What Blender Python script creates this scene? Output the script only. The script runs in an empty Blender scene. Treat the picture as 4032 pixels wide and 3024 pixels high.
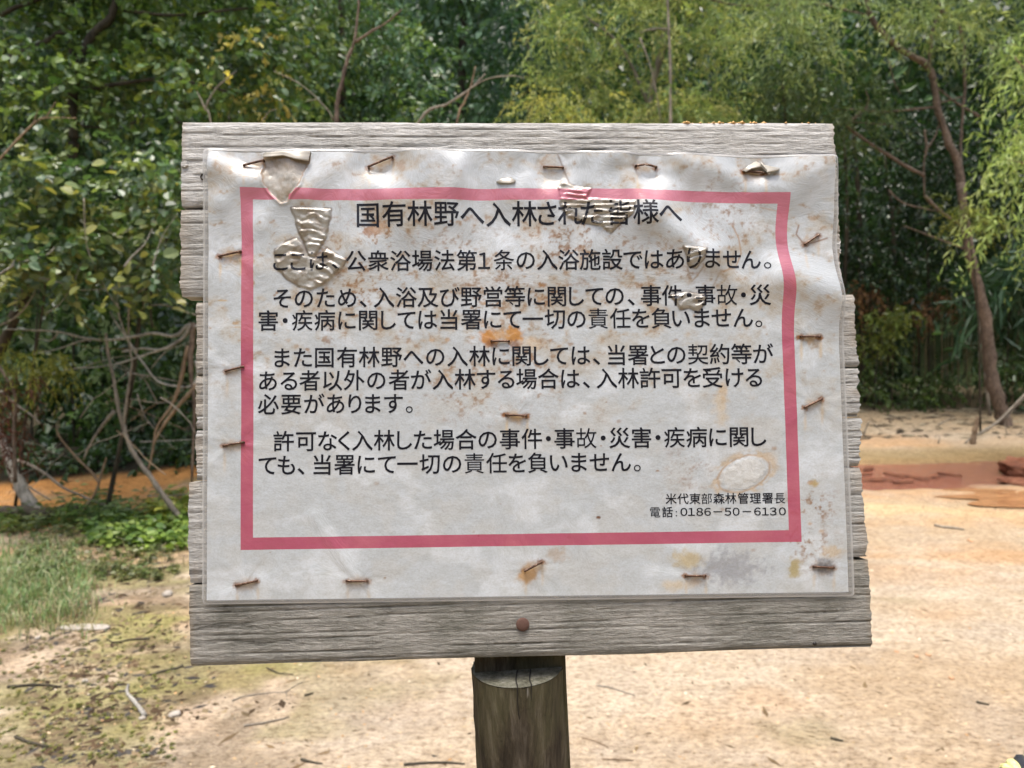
import bpy, bmesh, math, random
import numpy as np
from mathutils import Vector, Matrix, Quaternion
random.seed(7)
RNG = np.random.default_rng(11)
C = bpy.context.scene.collection
sc = bpy.context.scene
R = math.radians

# ------------------------------------------------------------------ camera
PITCH = 5.0
CAMZ = 1.35
cam_d = bpy.data.cameras.new('camera'); cam = bpy.data.objects.new('camera', cam_d); C.objects.link(cam)
cam.location = (0, 0, CAMZ); cam.rotation_euler = (R(90 - PITCH), 0, 0)
cam_d.sensor_width = 36; cam_d.lens = 26; cam_d.clip_start = .02; cam_d.clip_end = 400
cam_d.dof.use_dof = True; cam_d.dof.focus_distance = .492; cam_d.dof.aperture_fstop = 12.5
sc.camera = cam
# ------------------------------------------------------------------ world, sun, exposure
SUN_EL, SUN_AZ = 80, 200          # azimuth measured from +Y (north) towards +X
w = bpy.data.worlds.new('World'); sc.world = w; w.use_nodes = True
nt = w.node_tree; nt.nodes.clear()
sky = nt.nodes.new('ShaderNodeTexSky'); sky.sky_type = 'NISHITA'; sky.sun_disc = False
sky.sun_elevation = R(SUN_EL); sky.sun_rotation = R(SUN_AZ)
sky.air_density = 1.0; sky.dust_density = 6.0; sky.ozone_density = 1.0
bg = nt.nodes.new('ShaderNodeBackground'); bg.inputs[1].default_value = .15
wo = nt.nodes.new('ShaderNodeOutputWorld')
nt.links.new(sky.outputs[0], bg.inputs[0]); nt.links.new(bg.outputs[0], wo.inputs[0])
sl = bpy.data.lights.new('sun', 'SUN'); sl.energy = 1.5; sl.angle = R(24); sl.color = (1, .97, .92)
so = bpy.data.objects.new('sun', sl); C.objects.link(so)
sd = Vector((math.sin(R(SUN_AZ)) * math.cos(R(SUN_EL)), math.cos(R(SUN_AZ)) * math.cos(R(SUN_EL)), math.sin(R(SUN_EL))))
so.rotation_euler = (-sd).to_track_quat('-Z', 'Y').to_euler(); so.location = sd * 30
sc.view_settings.view_transform = 'Standard'; sc.view_settings.look = 'None'
sc.view_settings.exposure = 1.15; sc.view_settings.gamma = 1; sc.view_settings.use_curve_mapping = False
sc.cycles.max_bounces = 6; sc.cycles.diffuse_bounces = 3; sc.cycles.glossy_bounces = 2
sc.cycles.transmission_bounces = 3; sc.cycles.transparent_max_bounces = 8
sc.cycles.use_denoising = True

# ------------------------------------------------------------------ geometry of the view
F, CX, CY = 2912., 2016., 1512.
cp, sp = math.cos(R(PITCH)), math.sin(R(PITCH))
def ray(px, py):                     # world direction with unit depth
    x = (px - CX) / F; y = -(py - CY) / F
    return Vector((x, cp + y * sp, -sp + y * cp))
def at(px, py, Y):                   # the point a given distance ahead
    d = ray(px, py); return Vector((0, 0, CAMZ)) + d * (Y / d.y)
def on_ground(px, py, z=0):
    d = ray(px, py); return Vector((0, 0, CAMZ)) + d * ((z - CAMZ) / d.z)
# the notice board's own frame
RS = np.array([[0.99923802, -0.00778797, 0.03824552], [0.0056569, 0.99844177, 0.0555161], [-0.03861828, -0.05525745, 0.99772503]])
TS = np.array([0.01148867, 0.00815503, -0.49434974])
CW = Matrix(((1, 0, 0), (0, sp, -cp), (0, cp, sp)))   # camera axes -> world
SW = CW @ Matrix(RS.tolist())
ST = Vector((0, 0, CAMZ)) + CW @ Vector(TS)
def uv_of(px, py, h=0.0):            # numpy: photo position -> (u, v) on the board
    px = np.asarray(px, float); py = np.asarray(py, float)
    d = np.stack([(px - CX) / F, -(py - CY) / F, -np.ones_like(px)], -1)
    n = RS[:, 2]; t = ((TS + n * h) @ n) / (d @ n)
    q = (d * t[..., None] - TS) @ RS
    return q[..., 0], q[..., 1]
def px_of(u, v):
    X = u[..., None] * RS[:, 0] + v[..., None] * RS[:, 1] + TS
    return CX + F * X[..., 0] / -X[..., 2], CY - F * X[..., 1] / -X[..., 2]

# ------------------------------------------------------------------ noise
_tab = RNG.random((256, 256))
def vnoise(x, y):
    xi = np.floor(x).astype(int); yi = np.floor(y).astype(int); fx = x - xi; fy = y - yi
    fx = fx * fx * (3 - 2 * fx); fy = fy * fy * (3 - 2 * fy)
    a = _tab[xi % 256, yi % 256]; b = _tab[(xi + 1) % 256, yi % 256]
    c = _tab[xi % 256, (yi + 1) % 256]; d = _tab[(xi + 1) % 256, (yi + 1) % 256]
    return (a * (1 - fx) + b * fx) * (1 - fy) + (c * (1 - fx) + d * fx) * fy
def fbm(x, y, o=4, seed=0):
    x = np.asarray(x, float) + seed * 17.3; y = np.asarray(y, float) + seed * 9.1
    s = 0; a = .5; t = 0
    for i in range(o):
        s = s + a * vnoise(x, y); t += a; a *= .5; x = x * 2.03 + 5.1; y = y * 2.03 + 3.7
    return s / t
def sstep(a, b, x):
    t = np.clip((x - a) / (b - a), 0, 1); return t * t * (3 - 2 * t)

# ------------------------------------------------------------------ object helpers
def tag(o, label=None, cat=None, group=None, kind=None):
    if label: o['label'] = label
    if cat: o['category'] = cat
    if group: o['group'] = group
    if kind: o['kind'] = kind
    return o
def empty(name, loc, label, cat, group=None):
    o = bpy.data.objects.new(name, None); C.objects.link(o); o.location = loc; o.empty_display_size = .1
    return tag(o, label, cat, group)
def mesh_obj(name, V, Fc, mat, parent=None, smooth=True, cols=None, attrs=None):
    V = np.asarray(V, dtype=np.float32).reshape(-1, 3); m = bpy.data.meshes.new(name)
    if isinstance(Fc, np.ndarray):
        k = Fc.shape[1]; nf = len(Fc)
        m.vertices.add(len(V)); m.vertices.foreach_set('co', V.ravel())
        m.loops.add(nf * k); m.loops.foreach_set('vertex_index', Fc.astype(np.int32).ravel())
        m.polygons.add(nf); m.polygons.foreach_set('loop_start', np.arange(0, nf * k, k, dtype=np.int32))
        m.polygons.foreach_set('loop_total', np.full(nf, k, dtype=np.int32))
        m.update(calc_edges=True)
    else:
        m.from_pydata([tuple(map(float, v)) for v in V], [], Fc)
    m.polygons.foreach_set('use_smooth', np.full(len(m.polygons), smooth))
    if cols is not None:
        a = m.color_attributes.new('col', 'FLOAT_COLOR', 'POINT')
        cc = np.ones((len(V), 4), dtype=np.float32); cc[:, :3] = cols; a.data.foreach_set('color', cc.ravel())
    if attrs:
        for k, v in attrs.items():
            a = m.attributes.new(k, 'FLOAT', 'POINT'); a.data.foreach_set('value', np.asarray(v, dtype=np.float32))
    m.materials.append(mat); m.update()
    o = bpy.data.objects.new(name, m); C.objects.link(o)
    if parent is not None: o.parent = parent
    return o
def grid_faces(nx, ny):              # vertices indexed j*nx+i
    i, j = np.meshgrid(np.arange(nx - 1), np.arange(ny - 1)); a = (j * nx + i).ravel()
    return np.stack([a, a + 1, a + nx + 1, a + nx], 1)

# ------------------------------------------------------------------ material helpers
class MT:
    def __init__(s, name):
        s.m = bpy.data.materials.new(name); s.m.use_nodes = True; s.t = s.m.node_tree
        s.p = s.t.nodes['Principled BSDF']; s.out = s.t.nodes['Material Output']
    def n(s, typ, **kw):
        x = s.t.nodes.new(typ)
        for k, v in kw.items():
            if k.startswith('i_'): x.inputs[k[2:].replace('_', ' ')].default_value = v
            else: setattr(x, k, v)
        return x
    def l(s, a, b): s.t.links.new(a, b)
    def noise(s, scale, detail=4, rough=.6, vec=None, dist=0):
        x = s.n('ShaderNodeTexNoise'); x.inputs['Scale'].default_value = scale; x.inputs['Detail'].default_value = detail
        x.inputs['Roughness'].default_value = rough; x.inputs['Distortion'].default_value = dist
        if vec is not None: s.l(vec, x.inputs['Vector'])
        return x.outputs['Fac']
    def obj(s, scale=(1, 1, 1)):
        c = s.n('ShaderNodeTexCoord'); mp = s.n('ShaderNodeMapping'); mp.inputs['Scale'].default_value = scale
        s.l(c.outputs['Object'], mp.inputs['Vector']); return mp.outputs[0]
    def ramp(s, fac, stops):
        r = s.n('ShaderNodeValToRGB'); e = r.color_ramp.elements
        while len(e) < len(stops): e.new(.5)
        for k, (p, c) in enumerate(stops):
            e[k].position = p; e[k].color = (*c, 1) if len(c) == 3 else c
        s.l(fac, r.inputs[0]); return r.outputs[0]
    def gray(s, fac, a, b, lo=0., hi=1.):
        r = s.n('ShaderNodeMapRange'); s.l(fac, r.inputs[0]); r.inputs[1].default_value = a; r.inputs[2].default_value = b
        r.inputs[3].default_value = lo; r.inputs[4].default_value = hi; return r.outputs[0]
    def mix(s, fac, a, b, mode='MIX'):
        x = s.n('ShaderNodeMix', data_type='RGBA', blend_type=mode)
        for sock, v in ((x.inputs[0], fac), (x.inputs[6], a), (x.inputs[7], b)):
            if hasattr(v, 'is_output'): s.l(v, sock)
            elif isinstance(v, (int, float)): sock.default_value = v
            else: sock.default_value = (*v, 1)
        return x.outputs[2]
    def math(s, op, a, b=0.):
        x = s.n('ShaderNodeMath', operation=op)
        for k, v in enumerate((a, b)):
            if hasattr(v, 'is_output'): s.l(v, x.inputs[k])
            else: x.inputs[k].default_value = v
        return x.outputs[0]
    def attr(s, name, vec=False):
        a = s.n('ShaderNodeAttribute', attribute_name=name); return a.outputs['Color' if vec else 'Fac']
    def base(s, c):
        if hasattr(c, 'is_output'): s.l(c, s.p.inputs['Base Color'])
        else: s.p.inputs['Base Color'].default_value = (*c, 1)
    def bump(s, h, dist, strength=1.):
        b = s.n('ShaderNodeBump'); b.inputs['Distance'].default_value = dist; b.inputs['Strength'].default_value = strength
        s.l(h, b.inputs['Height']); s.l(b.outputs[0], s.p.inputs['Normal']); return b
    def set(s, **kw):
        for k, v in kw.items(): s.p.inputs[k.replace('_', ' ')].default_value = v
        return s

def leaf_mat(name, trans=.32, rough=.38, spec=.6):
    M = MT(name); c = M.attr('col', True); nn = M.noise(9, 2, .5)
    col = M.mix(1., c, M.ramp(nn, [(.3, (.75, .75, .75)), (.7, (1.2, 1.2, 1.2))]), 'MULTIPLY')
    M.base(col); M.set(Roughness=rough, Specular_IOR_Level=spec)
    tr = M.n('ShaderNodeBsdfTranslucent'); M.l(M.mix(1., col, (1.3, 1.35, .7), 'MULTIPLY'), tr.inputs[0])
    mx = M.n('ShaderNodeMixShader'); mx.inputs[0].default_value = trans
    M.l(M.p.outputs[0], mx.inputs[1]); M.l(tr.outputs[0], mx.inputs[2]); M.l(mx.outputs[0], M.out.inputs[0])
    return M.m
LEAF = leaf_mat('leaf'); LEAF_WILLOW = leaf_mat('willow_leaf', .35, .5, .3); LEAF_DRY = leaf_mat('dry_leaf', .15, .8, .1)

def bark(name, a, b, scale=40, stretch=.18):
    M = MT(name); v = M.obj((1, 1, stretch)); n1 = M.noise(scale, 6, .65, v); n2 = M.noise(6, 3, .6, M.obj())
    c = M.ramp(n1, [(.3, a), (.7, b)]); c = M.mix(1., c, M.ramp(n2, [(.3, (.6, .6, .6)), (.7, (1.25, 1.25, 1.2))]), 'MULTIPLY')
    M.base(c); M.set(Roughness=.9, Specular_IOR_Level=.15); M.bump(n1, .01); return M.m
BARK_RED = bark('red_brown_bark', (.07, .05, .04), (.25, .195, .155), 60, .4)
BARK_DARK = bark('dark_bark', (.03, .026, .02), (.09, .08, .06))
BARK_GREY = bark('grey_twig', (.16, .14, .11), (.36, .32, .27), 60)
BARK_PALE = bark('bleached_twig', (.20, .185, .16), (.50, .48, .44), 60)
BARK_TAN = bark('tan_twig', (.17, .12, .08), (.38, .28, .19), 60)

# ------------------------------------------------------------------ tubes
def smooth_path(P, n=6):
    P = [np.asarray(p, float) for p in P]
    if len(P) < 3: n = max(n, 2)
    out = []
    Q = [2 * P[0] - P[1]] + P + [2 * P[-1] - P[-2]]
    for i in range(1, len(Q) - 2):
        p0, p1, p2, p3 = Q[i - 1:i + 3]
        for k in range(n):
            t = k / n
            out.append(.5 * (2 * p1 + (p2 - p0) * t + (2 * p0 - 5 * p1 + 4 * p2 - p3) * t * t + (3 * p1 - p0 - 3 * p2 + p3) * t ** 3))
    out.append(P[-1]); return np.array(out)
class TB:                            # several tubes of one plant, one mesh
    def __init__(s): s.V = []; s.F = []; s.n = 0
    def tube(s, P, r0, r1, sides=6, sm=6, wob=0., cap=True):
        pts = smooth_path(P, sm); n = len(pts); L = np.linspace(0, 1, n); rr = r0 + (r1 - r0) * L
        if wob: rr = rr * (1 + wob * (RNG.random(n) - .5)); pts = pts + (RNG.random((n, 3)) - .5) * rr[:, None] * wob
        T = np.gradient(pts, axis=0); T /= np.linalg.norm(T, axis=1)[:, None] + 1e-9
        a = np.array([0, 0, 1.]) if abs(T[0, 2]) < .9 else np.array([1., 0, 0])
        N = np.cross(T, a); N /= np.linalg.norm(N, axis=1)[:, None] + 1e-9; B = np.cross(T, N)
        th = np.linspace(0, 2 * np.pi, sides, endpoint=False)
        ring = (N[:, None] * np.cos(th)[None, :, None] + B[:, None] * np.sin(th)[None, :, None])
        if wob: ring = ring * (1 + wob * .5 * (RNG.random((n, sides, 1)) - .5))
        V = pts[:, None] + ring * rr[:, None, None]
        s.V.append(V.reshape(-1, 3)); i, j = np.meshgrid(np.arange(sides), np.arange(n - 1)); i = i.ravel(); j = j.ravel()
        k = (i + 1) % sides
        s.F += np.stack([j * sides + i, j * sides + k, (j + 1) * sides + k, (j + 1) * sides + i], 1).__add__(s.n).tolist()
        if cap:
            s.F.append([s.n + q for q in range(sides)][::-1]); s.F.append([s.n + (n - 1) * sides + q for q in range(sides)])
        s.n += n * sides; return pts
    def build(s, name, mat, parent=None, base=(0, 0, 0)):
        V = np.concatenate(s.V) - np.array(base); return mesh_obj(name, V, s.F, mat, parent)

# ------------------------------------------------------------------ leaves
def leaf_arrays(P, D, N, L, W, fold=.25):
    """P base points, D direction, N normal, L length, W width -> verts (n*4) and tri faces"""
    S = np.cross(D, N); S /= np.linalg.norm(S, axis=1)[:, None] + 1e-9
    N2 = np.cross(S, D)
    mid = P + D * (L * .48)[:, None]
    tip = P + D * L[:, None] - N2 * (L * .12)[:, None]
    up = N2 * (W * fold)[:, None]
    a = mid + S * (W * .5)[:, None] + up; b = mid - S * (W * .5)[:, None] + up
    V = np.stack([P, a, tip, b], 1).reshape(-1, 3)
    i = np.arange(len(P)) * 4
    Fc = np.concatenate([np.stack([i, i + 1, i + 2], 1), np.stack([i, i + 2, i + 3], 1)])
    return V, Fc
def round_leaf_arrays(P, D, N, L, W, fold=.15):
    S = np.cross(D, N); S /= np.linalg.norm(S, axis=1)[:, None] + 1e-9; N2 = np.cross(S, D)
    pr = [(0, 0), (.22, .38), (.55, .5), (.85, .3), (1, 0), (.85, -.3), (.55, -.5), (.22, -.38)]
    vs = [P + D * (L * a)[:, None] + S * (W * b)[:, None] + N2 * (W * (abs(b) * fold * 2 - .12 * a * a))[:, None] for a, b in pr]
    V = np.stack(vs, 1).reshape(-1, 3); i = np.arange(len(P)) * 8
    Fc = np.concatenate([np.stack([i, i + a, i + b, i + c], 1) for a, b, c in ((1, 2, 3), (3, 4, 5), (5, 6, 7))])
    return V, Fc
def unit(a): return a / (np.linalg.norm(a, axis=-1, keepdims=True) + 1e-9)
def crown(clumps, per, L, W, cols, parent, name='crown', mat=None, droop=.5, twig=.35, leaves_per_twig=10,
          rnd=False, spread=1., shell=.35, base=(0, 0, 0), up=.6):
    """leaf sprays: each twig starts in a clump (mostly near its shell), runs outwards and droops"""
    Ps = []; Ds = []; Cs = []
    cols = np.array(cols, float)
    for (c, r, *k) in clumps:
        c = np.array(c, float); r = np.array(r if hasattr(r, '__len__') else (r, r, r), float)
        n = int(per * (k[0] if k else 1)); nt_ = max(1, n // leaves_per_twig)
        d = unit(RNG.normal(size=(nt_, 3))); rad = RNG.random(nt_) ** shell
        p0 = c + d * r * rad[:, None]
        dirn = unit(d * np.array([1, 1, .5]) + RNG.normal(size=(nt_, 3)) * .45)
        base_c = cols[RNG.integers(0, len(cols), nt_)] * (.85 + .35 * RNG.random((nt_, 1)))
        t = np.linspace(0, 1, leaves_per_twig)
        pts = p0[:, None] + dirn[:, None] * (t[None, :, None] * twig) + np.array([0, 0, -1.]) * (droop * twig * t[None, :, None] ** 2)
        tang = unit(dirn[:, None] + np.array([0, 0, -2.]) * (droop * t[None, :, None]))
        side = RNG.normal(size=pts.shape) * spread
        dl = unit(tang * .7 + side * .6 + np.array([0, 0, -.35 * droop]))
        Ps.append(pts.reshape(-1, 3)); Ds.append(dl.reshape(-1, 3))
        Cs.append((base_c[:, None] * (.88 + .3 * RNG.random((nt_, leaves_per_twig, 1)))).reshape(-1, 3))
    P = np.concatenate(Ps); D = np.concatenate(Ds); cc = np.concatenate(Cs); n = len(P)
    N = unit(np.array([0, 0, up]) + RNG.normal(size=(n, 3)) * .6)
    LL = L * (.6 + .7 * RNG.random(n)); WW = W * (.6 + .7 * RNG.random(n))
    V, Fc = (round_leaf_arrays if rnd else leaf_arrays)(P, D, N, LL, WW)
    kk = len(V) // n
    o = mesh_obj(name, V - np.array(base), Fc, mat or LEAF, parent, smooth=False, cols=np.repeat(cc, kk, 0))
    o['kind'] = 'stuff'
    return o

# ================================================================== SETTING: ground
STREAM = [(3250, 1985), (3500, 1990), (3800, 1960)]
def ground_h(x, y):
    h = .035 * (fbm(x * .7, y * .7, 3, 1) - .5) + .018 * (fbm(x * 4, y * 4, 3, 2) - .5) + .006 * (fbm(x * 22, y * 22, 2, 3) - .5)
    h = h + .16 * sstep(4.2, 5.4, y + .25 * x) * sstep(-.4, -1.6, x) * sstep(8, 6.5, y)         # left bank
    sy = stream_y(x); h = h - .13 * np.exp(-((y - sy) / .75) ** 2) * sstep(1.2, 2.6, x)            # the stream bed
    h = h + .07 * (fbm(x * 2.2, y * 4.5, 4, 19) - .5) * sstep(1.2, .5, np.abs(y - sy)) * sstep(1.2, 2.2, x)
    h = h + .10 * sstep(8.4, 9.6, y) * sstep(1, 3, x)
    e = np.hypot((x - 4.15) / 1.25, (y - 5.45) / .40); h = h * sstep(.8, 1.3, e) - .045 * sstep(1.25, .7, e)
    return h
def stream_y(x): return 6.85 + .12 * np.sin(x * 1.1) + .08 * (x - 4)
def gp(px, py):
    p = on_ground(px, py); return Vector((p.x, p.y, float(ground_h(np.array(p.x), np.array(p.y)))))
def spaced(a, b, c, n, k):           # denser round c
    t = np.linspace(-1, 1, n); s = np.sinh(t * k) / np.sinh(k)
    return np.where(s < 0, c + s * (c - a), c + s * (b - c))
gx = spaced(-150, 150, 0.3, 520, 5.2); gy = spaced(-150, 150, 3.6, 520, 5.2)
X, Y = np.meshgrid(gx, gy); H = ground_h(X, Y)
x = X.ravel(); y = Y.ravel()
sand = np.array([.42, .33, .225]); pale = np.array([.49, .42, .325]); orange = np.array([.44, .26, .12]); grey = np.array([.38, .33, .27])
col = np.tile(sand, (len(x), 1))
def mixc(c, m): 
    global col; m = np.clip(m, 0, 1)[:, None]; col = col * (1 - m) + np.array(c) * m
mixc(pale, sstep(.36, .62, fbm(x * .9, y * 1.3, 4, 5)) * .85)
mixc(orange, sstep(.52, .72, fbm(x * 1.6, y * 2.2, 5, 6)) * .34)
mixc((.46, .27, .13), sstep(3.2, 4.2, y) * sstep(.46, .6, fbm(x * .5, y * 3.2, 4, 7)) * .45)
mixc((.56, .44, .26), sstep(4.6, 5.3, y) * sstep(6.2, 5.6, y) * sstep(.45, .6, fbm(x * .4, y * 2.4, 3, 8)) * .8)
mixc(grey, sstep(.55, .72, fbm(x * 3.2, y * 4.2, 5, 9)) * .35)
# moss and damp litter to the left
left = sstep(-.15, -1.25, x + .25 * (y - 2.6) * (y < 5)) 
mixc((.20, .19, .075), left * sstep(.47, .60, fbm(x * 3.1, y * 4.6, 5, 10)) * .75)
mixc((.25, .25, .08), sstep(-.5, -1.1, x) * sstep(1.5, 3.2, y) * sstep(.56, .66, fbm(x * 2.6, y * 5, 4, 11)) * .75)
mixc((.13, .10, .065), left * sstep(.50, .66, fbm(x * 5, y * 7, 5, 12)) * .6)
mixc((.20, .18, .08), sstep(.62, .70, fbm(x * 2.3 + 9, y * 3.3, 5, 13)) * .35 * (y < 3.5))
# orange bank on the left, orange mud and rusty bed of the stream
mixc((.52, .26, .085), sstep(4.4, 5.0, y) * sstep(-.6, -1.0, x) * sstep(7, 6.4, y) * (.25 + .9 * sstep(.3, .65, fbm(x * 3, y * 6, 4, 14))))
sy = stream_y(x); ds = (y - sy)
mixc((.24, .085, .045), sstep(.66, .36, np.abs(ds)) * sstep(1.4, 2.4, x) * (.55 + .5 * fbm(x * 3, y * 7, 4, 15)))
mixc((.22, .16, .07), sstep(.25, .6, ds) * sstep(1.2, .8, ds) * sstep(1.4, 2.4, x) * .8)
mixc((.36, .29, .19), sstep(8.2, 9.2, y) * .8)
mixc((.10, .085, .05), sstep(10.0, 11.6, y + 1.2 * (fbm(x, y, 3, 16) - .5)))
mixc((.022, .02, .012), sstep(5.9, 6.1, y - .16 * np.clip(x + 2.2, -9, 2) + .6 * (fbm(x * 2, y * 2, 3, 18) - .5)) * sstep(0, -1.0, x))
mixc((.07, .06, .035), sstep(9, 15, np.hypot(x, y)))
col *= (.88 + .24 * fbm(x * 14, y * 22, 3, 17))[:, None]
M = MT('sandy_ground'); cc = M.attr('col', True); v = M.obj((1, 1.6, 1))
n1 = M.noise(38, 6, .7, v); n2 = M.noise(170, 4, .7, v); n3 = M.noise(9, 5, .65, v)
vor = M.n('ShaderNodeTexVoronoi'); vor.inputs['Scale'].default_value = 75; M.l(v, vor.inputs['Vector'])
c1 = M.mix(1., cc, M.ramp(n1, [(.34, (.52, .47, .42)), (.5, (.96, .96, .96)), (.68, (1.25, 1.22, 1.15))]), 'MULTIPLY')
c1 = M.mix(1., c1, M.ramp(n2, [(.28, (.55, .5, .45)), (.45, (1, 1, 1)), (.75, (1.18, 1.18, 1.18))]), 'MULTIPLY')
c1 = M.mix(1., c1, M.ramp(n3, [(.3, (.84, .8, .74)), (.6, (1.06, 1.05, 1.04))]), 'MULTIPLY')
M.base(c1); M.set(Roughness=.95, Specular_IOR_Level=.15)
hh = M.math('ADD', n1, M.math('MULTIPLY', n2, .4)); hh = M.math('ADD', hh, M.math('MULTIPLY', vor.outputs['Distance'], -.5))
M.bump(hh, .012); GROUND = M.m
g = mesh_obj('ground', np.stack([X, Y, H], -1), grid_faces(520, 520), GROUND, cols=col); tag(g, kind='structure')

# hillside ring round the clearing
M = MT('hillside_soil'); n1 = M.noise(1.5, 6, .7); M.base(M.ramp(n1, [(.3, (.012, .018, .008)), (.7, (.035, .05, .02))])); M.set(Roughness=1., Specular_IOR_Level=.05)
th = np.linspace(0, 2 * np.pi, 181); rr = np.array([0, .6, 1.5, 3, 5, 8, 12, 18, 26, 40.])
TH, RR = np.meshgrid(th, rr)
r_in = 15.5 + 1.2 * np.sin(TH * 3) + .8 * np.sin(TH * 7 + 1)
rad = r_in + RR; hz = -.15 + RR * np.where(np.cos(TH) > -.1, .72, .36) + 1.6 * (fbm(np.cos(TH) * 6 + RR * .2, np.sin(TH) * 6 + RR * .2, 3, 20) - .5) * sstep(0, 5, RR)
hl = mesh_obj('hillside', np.stack([rad * np.sin(TH), rad * np.cos(TH), hz], -1), grid_faces(181, 10), M.m); tag(hl, kind='structure')

# ---- stream water
M = MT('rusty_water'); n1 = M.noise(11, 6, .7, M.obj((1, 2.6, 1))); n2 = M.noise(14, 4, .7, M.obj((1, 2.5, 1)))
M.base(M.ramp(n1, [(.3, (.15, .045, .025)), (.55, (.27, .10, .055)), (.8, (.40, .21, .11))])); M.set(Roughness=.12, Specular_IOR_Level=.5)
M.bump(n2, .05, .9)
xs = np.linspace(2.0, 9.5, 60); vs = np.linspace(-1, 1, 9); XX, VV = np.meshgrid(xs, vs)
wd = 1.0
WY = stream_y(XX) + wd * VV
wt = mesh_obj('stream', np.stack([XX, WY, XX * 0 - .080], -1), grid_faces(60, 9), M.m); tag(wt, kind='structure')
M2x = MT('rusty_pool_water'); n1 = M2x.noise(5, 5, .6, M2x.obj((1, 2.4, 1)))
M2x.base(M2x.ramp(n1, [(.3, (.20, .085, .035)), (.6, (.38, .20, .09))])); M2x.set(Roughness=.08); M2x.bump(M2x.noise(9, 3, .6, M2x.obj((1, 5, 1))), .015, .6)
c = gp(4060, 1945); ang = np.linspace(0, 2 * np.pi, 40, endpoint=False)
rr = 1 + .22 * np.sin(ang * 3 + 1) + .12 * np.sin(ang * 7)
V = [(c.x + .2, c.y, c.z + .012)] + [(c.x + .2 + .95 * a * math.cos(t), c.y + .30 * a * math.sin(t), c.z + .012) for a, t in zip(rr, ang)]
p = mesh_obj('pool', V, [[0, 1 + i, 1 + (i + 1) % 40] for i in range(40)], M2x.m); tag(p, kind='structure')

# ================================================================== the notice board
# sheet height above the board face, metres; photo coordinates serve as the print's own coordinates
STAPLES = [(966, 657, 1042, 638), (1454, 664, 1546, 626), (2141, 666, 2216, 669), (2501, 662, 2580, 666), (2924, 676, 3003, 684),
           (3173, 964, 3226, 928), (868, 1012, 951, 993), (894, 1462, 962, 1445), (884, 1754, 963, 1741), (1935, 1345, 2004, 1345),
           (1992, 1633, 2072, 1637), (3147, 1327, 3223, 1327), (3163, 1604, 3229, 1571), (934, 2301, 1015, 2284), (1368, 2284, 1449, 2284),
           (2066, 2243, 2131, 2209), (2695, 2264, 2773, 2264), (3197, 2228, 3275, 2232)]
def inpoly(px, py, poly):
    r = np.zeros(px.shape, bool); n = len(poly)
    for i in range(n):
        x0, y0 = poly[i]; x1, y1 = poly[(i + 1) % n]
        if y0 == y1: continue
        c = ((y0 > py) != (y1 > py)) & (px < (x1 - x0) * (py - y0) / (y1 - y0) + x0); r ^= c
    return r
def sdist(px, py, poly):             # signed distance, positive inside
    d = np.full(px.shape, 1e9); n = len(poly)
    for i in range(n):
        x0, y0 = poly[i]; x1, y1 = poly[(i + 1) % n]; dx, dy = x1 - x0, y1 - y0
        t = np.clip(((px - x0) * dx + (py - y0) * dy) / (dx * dx + dy * dy), 0, 1)
        d = np.minimum(d, np.hypot(px - x0 - t * dx, py - y0 - t * dy))
    return np.where(inpoly(px, py, poly), d, -d)
P_FUN = [(1042, 612), (1228, 612), (1222, 650), (1198, 690), (1188, 735), (1150, 772), (1138, 800), (1112, 806), (1092, 788), (1068, 765), (1048, 735), (1035, 690), (1045, 650)]
P_A = [(1150, 822), (1308, 826), (1306, 860), (1296, 900), (1290, 945), (1262, 990), (1240, 1020), (1215, 1010), (1200, 960), (1178, 925), (1165, 880)]
P_FAN = [(1085, 985), (1110, 962), (1172, 938), (1195, 960), (1218, 1008), (1245, 1018), (1290, 980), (1372, 1028), (1350, 1062), (1300, 1110), (1268, 1130), (1225, 1145), (1175, 1132), (1128, 1100), (1098, 1068), (1084, 1030)]
P_B = [(2190, 745), (2210, 720), (2260, 740), (2330, 750), (2312, 785), (2400, 792), (2500, 800), (2490, 850), (2445, 885), (2400, 928), (2358, 898), (2300, 885), (2230, 865), (2205, 820)]
P_C = [(2678, 975), (2775, 985), (2760, 1030), (2735, 1062), (2705, 1055), (2690, 1010)]
P_D = [(2632, 1165), (2700, 1150), (2782, 1160), (2775, 1190), (2745, 1235), (2710, 1215), (2675, 1222)]
PATCH = [P_A, P_FAN, P_B, P_C, P_D]
def ridgef(t): 
    t = t - np.floor(t); return np.where(t < .35, t / .35, (1 - t) / .65)
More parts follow.
